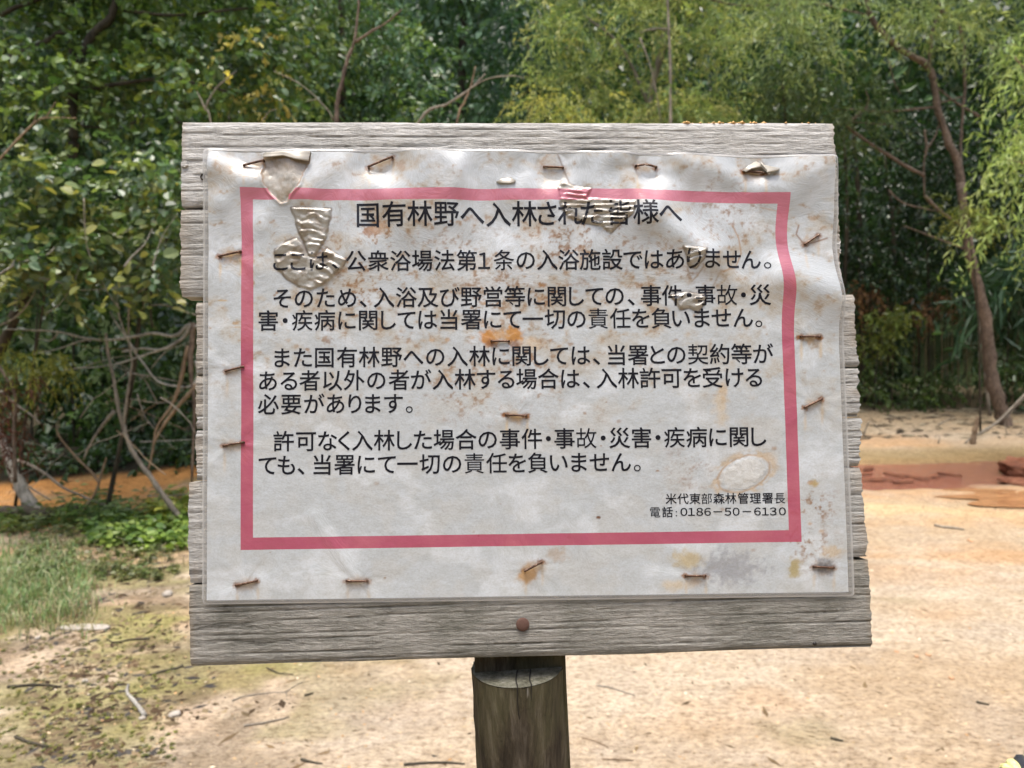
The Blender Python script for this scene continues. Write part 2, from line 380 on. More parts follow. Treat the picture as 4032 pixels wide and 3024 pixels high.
def sheet_h(u, v):
    px, py = px_of(u, v); h = np.full(px.shape, .0016)
    top = sstep(1250, 650, py)
    h += .0012 * (fbm(px / 420, py / 330, 3, 40) - .35)
    pin = np.zeros(px.shape)
    for a, b, c, d in STAPLES:
        mx, my = (a + c) / 2, (b + d) / 2; r = np.hypot(px - mx, (py - my) * 1.1)
        pin = np.maximum(pin, np.exp(-(r / 105) ** 2))
        th = np.arctan2(py - my, px - mx)
        h += .0009 * np.exp(-((r - 110) / 90) ** 2) * (fbm(np.cos(th) * 1.6 + mx * .01, np.sin(th) * 1.6 + my * .01, 2, 41) - .5) * 1.2
    h += top * .0042 * (1 - pin) * (.25 + 1.2 * sstep(.35, .7, fbm(px / 260, py / 420, 3, 42)))
    # the big wave at the top right
    def ridge(x0, y0, x1, y1, wd, amp):
        dx, dy = x1 - x0, y1 - y0; L2 = dx * dx + dy * dy; t = np.clip(((px - x0) * dx + (py - y0) * dy) / L2, 0, 1)
        d = np.hypot(px - x0 - t * dx, py - y0 - t * dy); return amp * np.exp(-(d / wd) ** 2)
    h += ridge(2440, 640, 2560, 860, 60, .0022) + ridge(2560, 860, 2790, 1000, 70, .0042)
    h += ridge(2700, 640, 2990, 740, 60, .0035) + ridge(3090, 720, 3270, 640, 90, .0035)
    h += ridge(2990, 760, 3060, 1050, 120, -.0012) + ridge(3080, 1090, 3300, 1170, 85, .0046)
    h += ridge(850, 660, 1010, 720, 55, .0030) + ridge(1350, 640, 1200, 760, 60, .0020)
    h += ridge(1000, 700, 880, 800, 50, .0016) + ridge(2760, 1010, 2900, 1120, 45, .0015)
    h -= .0025 * pin * top
    h = np.maximum(h, .0009 + .0006 * fbm(px / 120, py / 120, 2, 43))
    # crumpled patches
    for k, po in enumerate(PATCH):
        lo = np.array(po).min(0) - 12; hi = np.array(po).max(0) + 12
        sel = (px > lo[0]) & (px < hi[0]) & (py > lo[1]) & (py < hi[1])
        if not sel.any(): continue
        xx, yy = px[sel], py[sel]; s = sdist(xx, yy, po); m = sstep(0, 10, s)
        if k == 0: t = (yy - .13 * (xx - 1150) * (yy - 760) / 120 + 14 * fbm(xx / 80, yy / 40, 2, 44)) / 27
        elif k == 1: t = np.where(xx < 1215, (yy + 30 * fbm(xx / 90, yy / 70, 2, 45)) / 62, (yy - .55 * (xx - 1215) + 18 * fbm(xx / 50, yy / 50, 2, 46)) / 36)
        elif k == 2: t = (yy - .05 * xx + 7 * fbm(xx / 40, yy / 40, 2, 46)) / 21
        else: t = (yy + .2 * xx + 9 * fbm(xx / 30, yy / 30, 2, 47)) / 26
        t = t + 1.3 * fbm(xx / 60, yy / 60, 3, 88 + k); h[sel] += m * (.0005 + .0012 * ridgef(t) * sstep(.30, .68, fbm(xx / 42, yy / 30, 2, 48 + k)) + .0007 * fbm(xx / 28, yy / 22, 2, 90 + k))
    s = sdist(px, py, P_FUN)
    h += sstep(-4, 3, s) * (-.0009 + .0010 * fbm(px / 24, py / 30, 4, 98)) + .0006 * np.exp(-((s + 5) / 5) ** 2)
    # blister
    e = np.hypot((px - 2925) / 100, (py - 1865 + .25 * (px - 2925)) / 68) + .22 * (fbm(px / 45, py / 45, 3, 77) - .5)
    h += .0003 * sstep(1.10, .72, e) + .0007 * sstep(1.05, .9, e) * (fbm(px / 25, py / 25, 3, 49) - .5)
    # creases rising to the lower staples
    h += ridge(1400, 2270, 1240, 2030, 26, .0006) + ridge(2020, 2200, 1980, 1700, 60, .0006) + ridge(2330, 2200, 2250, 2020, 40, .0005)
    return np.maximum(h, .0006)

base_uv = (.013, -1.18)              # the post meets the ground about here in the board's frame
DV = -base_uv[1]
root_loc = ST + SW @ Vector((0, -DV, 0))
root = empty('notice_board', root_loc, 'weathered plank notice board with stapled laminated warning in Japanese on a round wooden post', 'notice board')
root.rotation_euler = SW.to_euler()
def L3(u, v, h):
    return np.stack([np.broadcast_to(u, np.shape(v)) + 0 * np.asarray(h), np.asarray(v) + DV + 0 * np.asarray(h), np.asarray(h) + 0 * np.asarray(v)], -1)

# ---- planks
def plank_mat(name, dark, light, green, grain=1.):
    M = MT(name); a = M.attr('rel'); v = M.obj((3, 60, 20)); n1 = M.noise(6, 6, .65, v, .3); v2 = M.obj((14, 90, 30)); n2 = M.noise(9, 5, .7, v2)
    n3 = M.noise(16, 5, .65, M.obj()); n4 = M.noise(90, 5, .75, M.obj((1, 1.6, 1)))
    c = M.ramp(n1, [(.25, dark), (.6, light), (.85, tuple(min(1, q * 1.15) for q in light))])
    c = M.mix(M.gray(n3, .42, .68, 0, green), c, (.055, .058, .04)); 
    c = M.mix(M.gray(n4, .52, .7, 0, .45), c, tuple(q * .35 for q in dark))
    c = M.mix(M.gray(n2, .55, .75, 0, .35), c, (.62, .58, .52))
    c = M.mix(M.gray(a, .0, .8, .85, 0.), c, tuple(q * .20 for q in dark))
    e = M.attr('edge'); c = M.mix(M.math('MULTIPLY', e, .3), c, (.28, .20, .11))
    M.base(c); M.set(Roughness=.9, Specular_IOR_Level=.15)
    hw = M.noise(34, 3, .5, M.obj((2.2, 1, 1)), 1.2); h = M.math('ADD', M.math('ADD', M.math('MULTIPLY', n2, .8), n4), M.math('MULTIPLY', hw, .6)); M.bump(h, .0016, 1.)
    return M.m
PLANK_TOP = plank_mat('bleached_plank', (.28, .275, .255), (.54, .54, .52), .15)
PLANK_MID = plank_mat('grey_plank', (.22, .215, .20), (.43, .427, .405), .3)
PLANK_LOW = plank_mat('damp_grey_plank', (.13, .125, .108), (.31, .30, .268), .6)
TH_P = .017
def plank(corn, mat, nx, ny, seed, rag=(.0012, .0012), teeth=None):
    """corn: photo corners TL, TR, BR, BL of the front face"""
    cu, cv = uv_of([c[0] for c in corn], [c[1] for c in corn])
    s = np.linspace(0, 1, nx); t = np.linspace(0, 1, ny); S, T = np.meshgrid(s, t)
    # ends: finer columns close to the ragged ends
    S = S + 0.0
    u = (cu[0] * (1 - S) + cu[1] * S) * (1 - T) + (cu[3] * (1 - S) + cu[2] * S) * T
    v = (cv[0] * (1 - S) + cv[1] * S) * (1 - T) + (cv[3] * (1 - S) + cv[2] * S) * T
    rl = (fbm(t * 13, t * 0 + seed, 4, seed) - .5) * 1.1 * rag[0] + (RNG.random(ny) - .5) * rag[0] * .7 + np.round(fbm(t * 9, t * 0 + seed + .5, 1, seed) * 3 - 1.5) * rag[0] * .35
    rr_ = (fbm(t * 13, t * 0 + seed, 4, seed + 5) - .5) * 1.1 * rag[1] + (RNG.random(ny) - .5) * rag[1] * .9 + np.round(fbm(t * 8, t * 0 + seed + .5, 1, seed + 7) * 4 - 2) * rag[1] * .4
    u = u + rl[:, None] * (S < 1e-6) + rr_[:, None] * (S > 1 - 1e-6)
    v = v + .0011 * (fbm(u * 14, T * 0, 2, seed + 9) - .5) * (T < .01) + .0012 * (fbm(u * 11, T * 0, 2, seed + 12) - .5) * (T > .99)
    # grain: sharp furrows running along the plank
    g = T * (8.5 + seed % 3) + 2.6 * fbm(u * 1.2, T * 4.5, 2, seed + 27) + .8 * fbm(u * 3, T * 2.5, 3, seed + 20) + .22 * fbm(u * 50, T * 9, 2, seed + 23)
    fr = g - np.floor(g); rel = np.clip(np.minimum(fr / .10, (1 - fr) / .20), 0, 1)
    strength = .30 + .95 * fbm(u * 9, np.floor(g) * 3.7, 3, seed + 21)
    rel = 1 - (1 - rel) * strength
    edge = np.minimum(T, 1 - T) * 9; er = np.clip(edge, 0, 1)
    h = -.0007 * (1 - rel) - .0016 * (1 - er) ** 2 + .0007 * (fbm(u * 90, v * 420, 3, seed + 22) - .5)
    eatt = np.clip(1 - np.minimum(S, 1 - S) * nx / 2.5, 0, 1) * (fbm(v * 60, u * 20, 2, seed) > .45) + .5 * (T < .02)
    Vf = L3(u, v, h).reshape(-1, 3)
    # rim and back
    idx = np.arange(nx * ny).reshape(ny, nx)
    loop = np.concatenate([idx[0, :], idx[1:, -1], idx[-1, -2::-1], idx[-2:0:-1, 0]])
    Vb = Vf[loop].copy(); Vb[:, 2] = -TH_P
    Vm = Vf[loop].copy(); Vm[:, 2] = -TH_P * .5; Vm[:, :2] += (RNG.random((len(loop), 2)) - .5) * .0009
    n0 = len(Vf); k = len(loop); Fq = grid_faces(nx, ny).tolist()
    Fq = [f[::-1] for f in Fq]
    for i in range(k):
        j = (i + 1) % k
        Fq.append([loop[i], loop[j], n0 + j, n0 + i]); Fq.append([n0 + i, n0 + j, n0 + k + j, n0 + k + i])
    Fq.append([n0 + k + i for i in range(k)])
    V = np.concatenate([Vf, Vm, Vb])
    rel = np.concatenate([rel.ravel(), np.ones(2 * k)]); eatt = np.concatenate([eatt.ravel(), np.full(2 * k, .6)])
    return mesh_obj('plank', V, [list(map(int, f)) for f in Fq], mat, root, smooth=False, attrs={'rel': rel, 'edge': eatt})
plank([(717, 477), (3280, 482), (3303, 783), (714, 816)], PLANK_TOP, 300, 44, 3)
plank([(710, 824), (3303, 792), (3312, 1155), (712, 1166)], PLANK_MID, 120, 44, 4, (.0012, .0014))
plank([(773, 1190), (3360, 1159), (3377, 1444), (773, 1478)], PLANK_MID, 120, 36, 5, (.0008, .0016))
plank([(773, 1482), (3377, 1449), (3386, 1640), (773, 1690)], PLANK_MID, 120, 30, 6, (.001, .0022))
plank([(772, 1694), (3392, 1646), (3386, 1836), (771, 1892)], PLANK_MID, 120, 30, 7, (.0012, .0012))
plank([(740, 1900), (3392, 1842), (3418, 2194), (744, 2298)], PLANK_MID, 120, 44, 8, (.0008, .0014))
plank([(744, 2305), (3418, 2207), (3437, 2550), (749, 2625)], PLANK_LOW, 300, 44, 9, (.0006, .001))
# splinter sticking out of the second plank
def box_part(name, poly_px, h0, h1, mat, jitter=0.0):
    pu, pv = uv_of([p[0] for p in poly_px], [p[1] for p in poly_px]); n = len(pu)
    V = [(pu[i], pv[i] + DV, h1) for i in range(n)] + [(pu[i], pv[i] + DV, h0) for i in range(n)]
    Fq = [list(range(n))[::-1], [n + i for i in range(n)]] + [[i, (i + 1) % n, n + (i + 1) % n, n + i] for i in range(n)]
    return mesh_obj(name, V, Fq, mat, root, smooth=False, attrs={'rel': np.ones(2 * n), 'edge': np.zeros(2 * n)})
box_part('splinter', [(3296, 962), (3322, 964), (3325, 972), (3330, 976), (3326, 982), (3329, 990), (3318, 986), (3296, 984)], -.012, -.006, PLANK_TOP)
box_part('splinter', [(716, 640), (735, 634), (742, 652), (730, 660), (715, 655)], -.001, .0012, PLANK_TOP)

# ---- orange crumbs on the top edge
M = MT('orange_crumbs'); M.base(M.ramp(M.noise(300, 3), [(.3, (.45, .24, .07)), (.7, (.68, .46, .2))])); M.set(Roughness=.95)
Vc = []; Fc_ = []
for k in range(170):
    q = RNG.random(); xx = 2690 + 330 * RNG.random() if q < .75 else 3020 + 200 * RNG.random(); r = (.0007 + .0016 * RNG.random()) * (1 if q < .75 else .6)
    uu, vv = uv_of(np.array(xx), np.array(482.)); hh = -.001 - .012 * RNG.random()
    oc = [(1, 0, 0), (-1, 0, 0), (0, 1, 0), (0, -1, 0), (0, 0, 1), (0, 0, -1)]; b = len(Vc)
    for o3 in oc: Vc.append((float(uu) + o3[0] * r * (.6 + .8 * RNG.random()), float(vv) + DV + .0001 + o3[1] * r * .7 + r * .2, hh + o3[2] * r))
    Fc_ += [[b + i for i in f] for f in ((0, 2, 4), (2, 1, 4), (1, 3, 4), (3, 0, 4), (2, 0, 5), (1, 2, 5), (3, 1, 5), (0, 3, 5))]
o = mesh_obj('lichen_crumbs', Vc, Fc_, M.m, root, smooth=False); o['kind'] = 'stuff'

# ---- the sheet
SH_TL, SH_TR, SH_BR, SH_BL = [(828, 601), (3268, 629), (3336, 2328), (818, 2361)]
qu, qv = uv_of([828, 3272, 3336, 818], [601, 627, 2328, 2361])
NX, NY = 720, 500
S, T = np.meshgrid(np.linspace(0, 1, NX), np.linspace(0, 1, NY))
U = (qu[0] * (1 - S) + qu[1] * S) * (1 - T) + (qu[3] * (1 - S) + qu[2] * S) * T
V_ = (qv[0] * (1 - S) + qv[1] * S) * (1 - T) + (qv[3] * (1 - S) + qv[2] * S) * T
def edge_shift(u, v):                # the right edge follows the waves of the sheet
    px, py = px_of(u, v); k = sstep(2900, 3300, px)
    du = k * (-.0019 * np.exp(-((py - 985) / 110) ** 2) + .0011 * np.exp(-((py - 1180) / 70) ** 2) - .0003 * np.exp(-((py - 620) / 60) ** 2))
    kt = sstep(900, 600, py)
    dv = kt * (.0012 * np.exp(-((px - 2050) / 500) ** 2) - .0006 * np.exp(-((px - 2900) / 200) ** 2))
    return u + du, v + dv
PX, PY = px_of(U, V_)
HS = sheet_h(U, V_)
U2, V2 = edge_shift(U, V_)
px, py = PX.ravel(), PY.ravel(); n = len(px)
col = np.tile(np.array([.418, .45, .464]), (n, 1))
def spot(cx, cy, rx, ry, c, a, seed=0, ns=18., hard=.5, rough=.9):
    e = np.hypot((px - cx) / rx, (py - cy) / ry); s = e < 1.9
    m = np.zeros(n); ee = e[s] + rough * (fbm(px[s] / ns, py[s] / ns, 4, seed + 50) - .5)
    m[s] = sstep(1.0, hard, ee) * a; mixc(c, m)
up = sstep(1900, 1150, py)
m1 = fbm(px / 95, py / 80, 5, 60); m2 = fbm(px / 28, py / 24, 5, 61); m3 = fbm(px / 9, py / 8, 3, 62)
mixc((.43, .44, .425), sstep(.42, .62, m1) * .5)
mixc((.37, .335, .27), up * sstep(.44, .66, m1 * .55 + m2 * .45) * .8)
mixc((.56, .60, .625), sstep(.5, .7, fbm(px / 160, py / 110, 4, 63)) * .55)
mixc((.29, .20, .12), up * sstep(.60, .72, m2 * .6 + m1 * .25 + m3 * .15) * .7)
dens = np.zeros(n)
for cx, cy, rr_, a in [(1480, 920, 90, 1), (1430, 1110, 150, 1), (1300, 1000, 120, .5), (2250, 970, 160, .9), (2130, 1130, 120, .8), (1930, 1190, 150, .8), (2420, 930, 130, .6),
                       (1780, 1000, 200, .5), (2600, 1090, 160, .5), (2060, 1390, 130, .8), (2110, 1450, 120, .6), (1830, 1500, 140, .7), (1880, 1560, 90, .6), (1300, 1330, 90, .5),
                       (2850, 860, 150, .6), (1560, 1380, 120, .3), (3190, 2000, 90, .9), (3180, 2120, 90, .8), (2720, 1850, 100, .4), (1280, 830, 80, .5), (2420, 1020, 90, .6)]:
    dens = np.maximum(dens, a * np.exp(-(np.hypot(px - cx, py - cy) / rr_) ** 2))
mixc((.25, .155, .08), dens * sstep(.50, .66, m2 * .6 + m3 * .4) * .85)
mixc((.20, .10, .05), dens * sstep(.62, .72, m2 * .5 + m3 * .5) * .8)
# single specks
for k in range(150):
    a = RNG.random(); x0 = 1050 + 2050 * RNG.random(); y0 = 830 + (700 if a < .8 else 1450) * RNG.random() ; r = 3 + 9 * RNG.random() ** 2
    spot(x0, y0, r * 1.4, r, (.26, .16, .085), .35 + .45 * RNG.random(), k, 6, .3, .8)
# rust round the staples
RUST = [(.5, 60), (.45, 55), (.3, 35), (.55, 45), (.7, 60), (.6, 50), (.8, 60), (.5, 45), (.5, 60), (0, 10), (.85, 50), (.75, 45), (.6, 40), (.5, 55), (.4, 50), (.6, 60), (.6, 60), (.5, 60)]
for k, ((a, b, c, d), (amt, rad_)) in enumerate(zip(STAPLES, RUST)):
    mx, my = (a + c) / 2, (b + d) / 2
    spot(mx, my + 6, rad_ * 1.1, rad_ * .7, (.42, .28, .14), min(1, amt * 1.1), k, 22, .0)
    for ex, ey in ((a, b), (c, d)):
        spot(ex, ey + 2, 24, 17, (.20, .09, .035), min(1, amt * 1.4), k + 3, 8, .3)
        spot(ex + 4, ey + 55, 10, 62, (.50, .37, .20), amt * .7, k + 9, 14, .1, .7)
spot(1925, 1330, 46, 42, (.42, .19, .04), .95, 3, 16, .45); spot(2025, 1318, 50, 46, (.42, .20, .045), .95, 5, 16, .45)
spot(2030, 1360, 34, 30, (.20, .10, .055), .8, 6, 10, .4); spot(1930, 1352, 28, 24, (.22, .09, .03), .8, 7, 10, .4)
spot(1972, 1322, 60, 30, (.46, .26, .09), .7, 8, 12, .3); spot(2095, 1350, 60, 40, (.52, .42, .30), .6, 9, 14, .3)
spot(1455, 915, 30, 26, (.24, .12, .05), .8, 10, 9, .5); spot(1490, 900, 50, 40, (.33, .19, .09), .7, 11, 10, .3)
spot(2132, 1125, 26, 13, (.28, .15, .06), .8, 12, 8, .3)
spot(2835, 1600, 45, 130, (.50, .40, .26), .6, 13, 22, .1); spot(2845, 1540, 28, 60, (.44, .31, .16), .5, 14, 12, .2)
spot(2075, 2265, 60, 50, (.40, .24, .10), .9, 15, 24, .2); spot(2190, 2180, 70, 45, (.36, .28, .20), .6, 16, 10, .1)
spot(2870, 2235, 190, 95, (.24, .25, .265), .8, 17, 14, .2); spot(2700, 2200, 80, 50, (.40, .33, .19), .85, 18, 20, .2)
spot(2660, 2300, 90, 30, (.52, .42, .27), .6, 19, 24, .2)
spot(3235, 2232, 60, 48, (.12, .12, .125), .85, 20, 14, .2); spot(3125, 2235, 35, 60, (.33, .27, .11), .85, 21, 14, .2); spot(3270, 2170, 60, 36, (.45, .33, .18), .6, 22, 14, .2)
spot(3200, 1903, 24, 20, (.36, .26, .08), .8, 23, 9, .3); spot(2745, 2036, 0.1, .1, (.1, .1, .1), 0)
spot(2355, 2036, 11, 8, (.12, .05, .02), .95, 24, 5, .5, .5); spot(2290, 2113, 5, 5, (.15, .05, .03), .0, 25, 5, .5)
spot(1885, 2108, 5, 5, (.15, .04, .03), .9, 25, 5, .5, .3); spot(880, 1185, 30, 5, (.42, .30, .14), .8, 26, 9, .3)
spot(930, 1275, 18, 10, (.34, .22, .10), .8, 27, 8, .3); spot(935, 1290, 26, 4, (.40, .28, .14), .8, 28, 8, .3)
for (cx, cy) in [(1905, 1195), (1905, 1285), (1860, 1330), (1700, 1340), (1765, 1340), (2120, 1180), (1975, 1480), (1900, 1440), (1760, 1478), (1770, 1495), (1560, 1460), (3185, 1900), (3185, 2060), (3230, 2090)]:
    spot(cx, cy, 16, 12, (.42, .27, .14), .6, int(cx), 7, .2)
# blister ring
e = np.hypot((px - 2925) / 100, (py - 1865 + .25 * (px - 2925)) / 68) + .1 * (fbm(px / 20, py / 20, 3, 70) - .5)
mixc((.34, .23, .13), np.exp(-((e - 1.02) / .06) ** 2) * .75); mixc((.46, .37, .26), np.exp(-((e - 1.15) / .22) ** 2) * sstep(.4, .6, m2) * .8 * (py + px * .7 > 0))
mixc((.58, .55, .48), sstep(.9, .7, e) * .35)
# fine hair crack lines (right of the middle)
def crack(pts, wd, c, a):
    m = np.zeros(n)
    for (x0, y0), (x1, y1) in zip(pts[:-1], pts[1:]):
        dx, dy = x1 - x0, y1 - y0; t = np.clip(((px - x0) * dx + (py - y0) * dy) / (dx * dx + dy * dy), 0, 1)
        m = np.maximum(m, np.exp(-(np.hypot(px - x0 - t * dx, py - y0 - t * dy) / wd) ** 2))
    mixc(c, m * a)
crack([(2880, 893), (2905, 940), (2915, 1000), (2895, 1050), (2840, 1075)], 3.5, (.33, .21, .11), .8)
crack([(2700, 1060), (2720, 1110), (2740, 1090), (2765, 1050)], 4, (.30, .24, .18), .8)
crack([(2830, 1070), (2800, 1140)], 4, (.3, .24, .18), .6); crack([(2188, 600), (2205, 640), (2225, 690), (2240, 730), (2262, 760)], 4, (.16, .11, .07), .8)
crack([(3145, 890), (3137, 925), (3170, 962), (3215, 955), (3262, 940)], 3.5, (.20, .11, .06), .85)
crack([(2990, 820), (3060, 835), (3080, 860)], 3, (.36, .24, .14), .6)
# peeled and crumpled film
peel = np.zeros(n); film = np.zeros(n)
jit = 22 * (fbm(px / 26, py / 22, 4, 71) - .5)
s = sdist(px, py, P_FUN) + jit; m = sstep(-1, 2, s); peel = np.maximum(peel, m)
cf = np.array([.34, .325, .28]) * np.ones((n, 1)); col = col * (1 - m[:, None]) + (cf * (.75 + .5 * m2[:, None])) * m[:, None]
mixc((.26, .20, .13), m * sstep(700, 640, py + 20 * (m2 - .5)) * .75); mixc((.28, .17, .08), np.exp(-(s / 3.5) ** 2) * .75)
mixc((.24, .19, .125), m * sstep(.46, .66, m2) * .6)
for k, po in enumerate(PATCH):
    s = sdist(px, py, po) + jit * .5; m = sstep(-1, 3, s); film = np.maximum(film, m)
    if k != 2: peel = np.maximum(peel, m * 1.)
    mixc((.285, .265, .215), m * (.70 + .25 * m2)); mixc((.17, .13, .085), m * sstep(.48, .66, m2) * .6); mixc((.10, .07, .04), np.exp(-(s / 3.0) ** 2) * .8 * sstep(.3, .55, fbm(px / 35, py / 35, 2, 95)))
mixc((.30, .28, .24), sstep(14, 0, np.abs(sdist(px, py, P_D) - 14)) * .0)
M = MT('laminated_paper'); cc = M.attr('col', True)
n1 = M.noise(260, 5, .7); n2 = M.noise(45, 5, .65); c = M.mix(1., cc, M.ramp(n1, [(.3, (.86, .84, .80)), (.55, (1, 1, 1)), (.8, (1.06, 1.06, 1.06))]), 'MULTIPLY')
c = M.mix(1., c, M.ramp(n2, [(.3, (.90, .89, .87)), (.65, (1.04, 1.04, 1.05))]), 'MULTIPLY')
def lin(a, b, t): return a + (b - a) * t
wav = -9 * np.exp(-((py - 915) / 90) ** 2) + 6 * np.exp(-((py - 1120) / 80) ** 2)
xl = lin(954, 951, (py - 746) / 1418); xr = lin(3103, 3152, (py - 762) / 1370) + wav
wt_ = 5 * np.exp(-((px - 2030) / 500) ** 2) - 0 * px
pvx = (px - xl) / (xr - xl)
yt = lin(746, 762, (px - 954) / 2149) + 3 * np.sin((px - 954) / 300); yb = lin(2164, 2132, (px - 951) / 2201)
pvy = (py - yt) / (yb - yt)
for nm, at_ in (('fu', pvx), ('fv', pvy), ('peel', peel), ('film', film)): pass
fu = M.attr('fu'); fv = M.attr('fv'); pe = M.attr('peel'); fm = M.attr('film')
def inside(x, a, b): return M.math('MULTIPLY', M.math('GREATER_THAN', x, a), M.math('LESS_THAN', x, b))
outer = M.math('MULTIPLY', inside(fu, 0, 1), inside(fv, 0, 1)); inner = M.math('MULTIPLY', inside(fu, .0221, .978), inside(fv, .0312, .966))
bm_ = M.math('MULTIPLY', M.math('SUBTRACT', outer, inner), M.math('SUBTRACT', 1., M.math('LESS_THAN', M.math('SUBTRACT', .5, pe), 0.)))
redc = M.mix(M.gray(fv, .0, .45), (.50, .145, .20), (.37, .055, .105))
redc = M.mix(M.gray(M.noise(14, 3), .4, .65, 0, .5), redc, (.47, .12, .155))
redc = M.mix(1., redc, M.mix(.75, c, (.6, .6, .6)), 'MULTIPLY'); redc = M.mix(1., redc, (1.6, 1.6, 1.62), 'MULTIPLY')
c = M.mix(M.math('MULTIPLY', bm_, .93), c, redc)
M.base(c); M.set(Roughness=.5, Specular_IOR_Level=.3, Coat_Roughness=.09, Coat_IOR=1.5)
M.l(M.math('ADD', 1., M.math('MULTIPLY', fm, 0.)), M.p.inputs['Coat Weight'])
M.l(M.math('MULTIPLY', fm, .12), M.p.inputs['Metallic']); M.l(M.math('SUBTRACT', .5, M.math('MULTIPLY', fm, .2)), M.p.inputs['Roughness'])
hb = M.noise(70, 4, .6); b = M.n('ShaderNodeBump'); b.inputs['Distance'].default_value = .0012; b.inputs['Strength'].default_value = .22
M.l(hb, b.inputs['Height']); M.l(b.outputs[0], M.p.inputs['Normal']); M.l(b.outputs[0], M.p.inputs['Coat Normal'])
# the sheet, its clear margin and its back
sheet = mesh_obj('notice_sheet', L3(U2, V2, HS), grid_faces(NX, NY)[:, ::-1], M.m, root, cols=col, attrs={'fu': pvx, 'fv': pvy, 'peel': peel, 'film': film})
tag(sheet, 'laminated white A3 sheet with red frame, torn and crumpled at the top')

# clear laminate margin: a frame of film running round the paper with rounded corners
M = MT('clear_laminate'); tr = M.n('ShaderNodeBsdfTransparent'); mx = M.n('ShaderNodeMixShader'); tr.inputs[0].default_value = (.86, .86, .84, 1)
M.base((.52, .52, .50)); M.set(Roughness=.25, Coat_Weight=1., Coat_Roughness=.1); e = M.attr('rim')
M.l(M.math('ADD', .34, M.math('MULTIPLY', e, .22)), mx.inputs[0]); M.l(tr.outputs[0], mx.inputs[1]); M.l(M.p.outputs[0], mx.inputs[2]); M.l(mx.outputs[0], M.out.inputs[0])
LAM = M.m
oc = [(806, 588), (3288, 616), (3362, 2346), (799, 2378)]
ou, ov = uv_of([a for a, b in oc], [b for a, b in oc]); ring = []; inn = []
def along(A, B, n): return [(A[0] * (1 - t) + B[0] * t, A[1] * (1 - t) + B[1] * t) for t in np.linspace(0, 1, n, endpoint=False)]
K = 4; N_ = 120
for q in range(4):
    A = np.array((ou[q], ov[q])); B = np.array((ou[(q + 1) % 4], ov[(q + 1) % 4])); Pq = np.array((ou[q - 1], ov[q - 1]))
    iA = np.array((qu[q], qv[q])); iB = np.array((qu[(q + 1) % 4], qv[(q + 1) % 4])); r = .0034
    d0 = (Pq - A) / np.linalg.norm(Pq - A); d1 = (B - A) / np.linalg.norm(B - A)
    for t in np.linspace(0, 1, 5):
        ring.append(A + d0 * r * (1 - t) ** 2 + d1 * r * t ** 2); inn.append(iA)
    for t in np.linspace(0.01, .99, N_):
        ring.append(A * (1 - t) + B * t); inn.append(iA * (1 - t) + iB * t)
ring = np.array(ring); inn = np.array(inn); nr = len(ring)
rows = []; rim = []
ctr = inn.mean(0)
for k, t in enumerate((-.12, 0, .5, .9, 1.0)):
    P = inn * (1 - t) + ring * t
    a, b2 = edge_shift(P[:, 0], P[:, 1]); h = sheet_h(P[:, 0], P[:, 1]) + (-.00025 if t < 0 else .00003)
    if t > .4: h = h * (1 - .25 * t)
    rows.append(np.stack([a, b2 + DV, np.maximum(h, .0007)], 1)); rim.append(np.full(nr, 1. if t >= .9 else 0.))
V = np.concatenate(rows); nk = len(rows)
Fq = [[k * nr + i, k * nr + (i + 1) % nr, (k + 1) * nr + (i + 1) % nr, (k + 1) * nr + i] for k in range(nk - 1) for i in range(nr)]
o = mesh_obj('laminate_margin', V, Fq, LAM, sheet, attrs={'rim': np.concatenate(rim)})

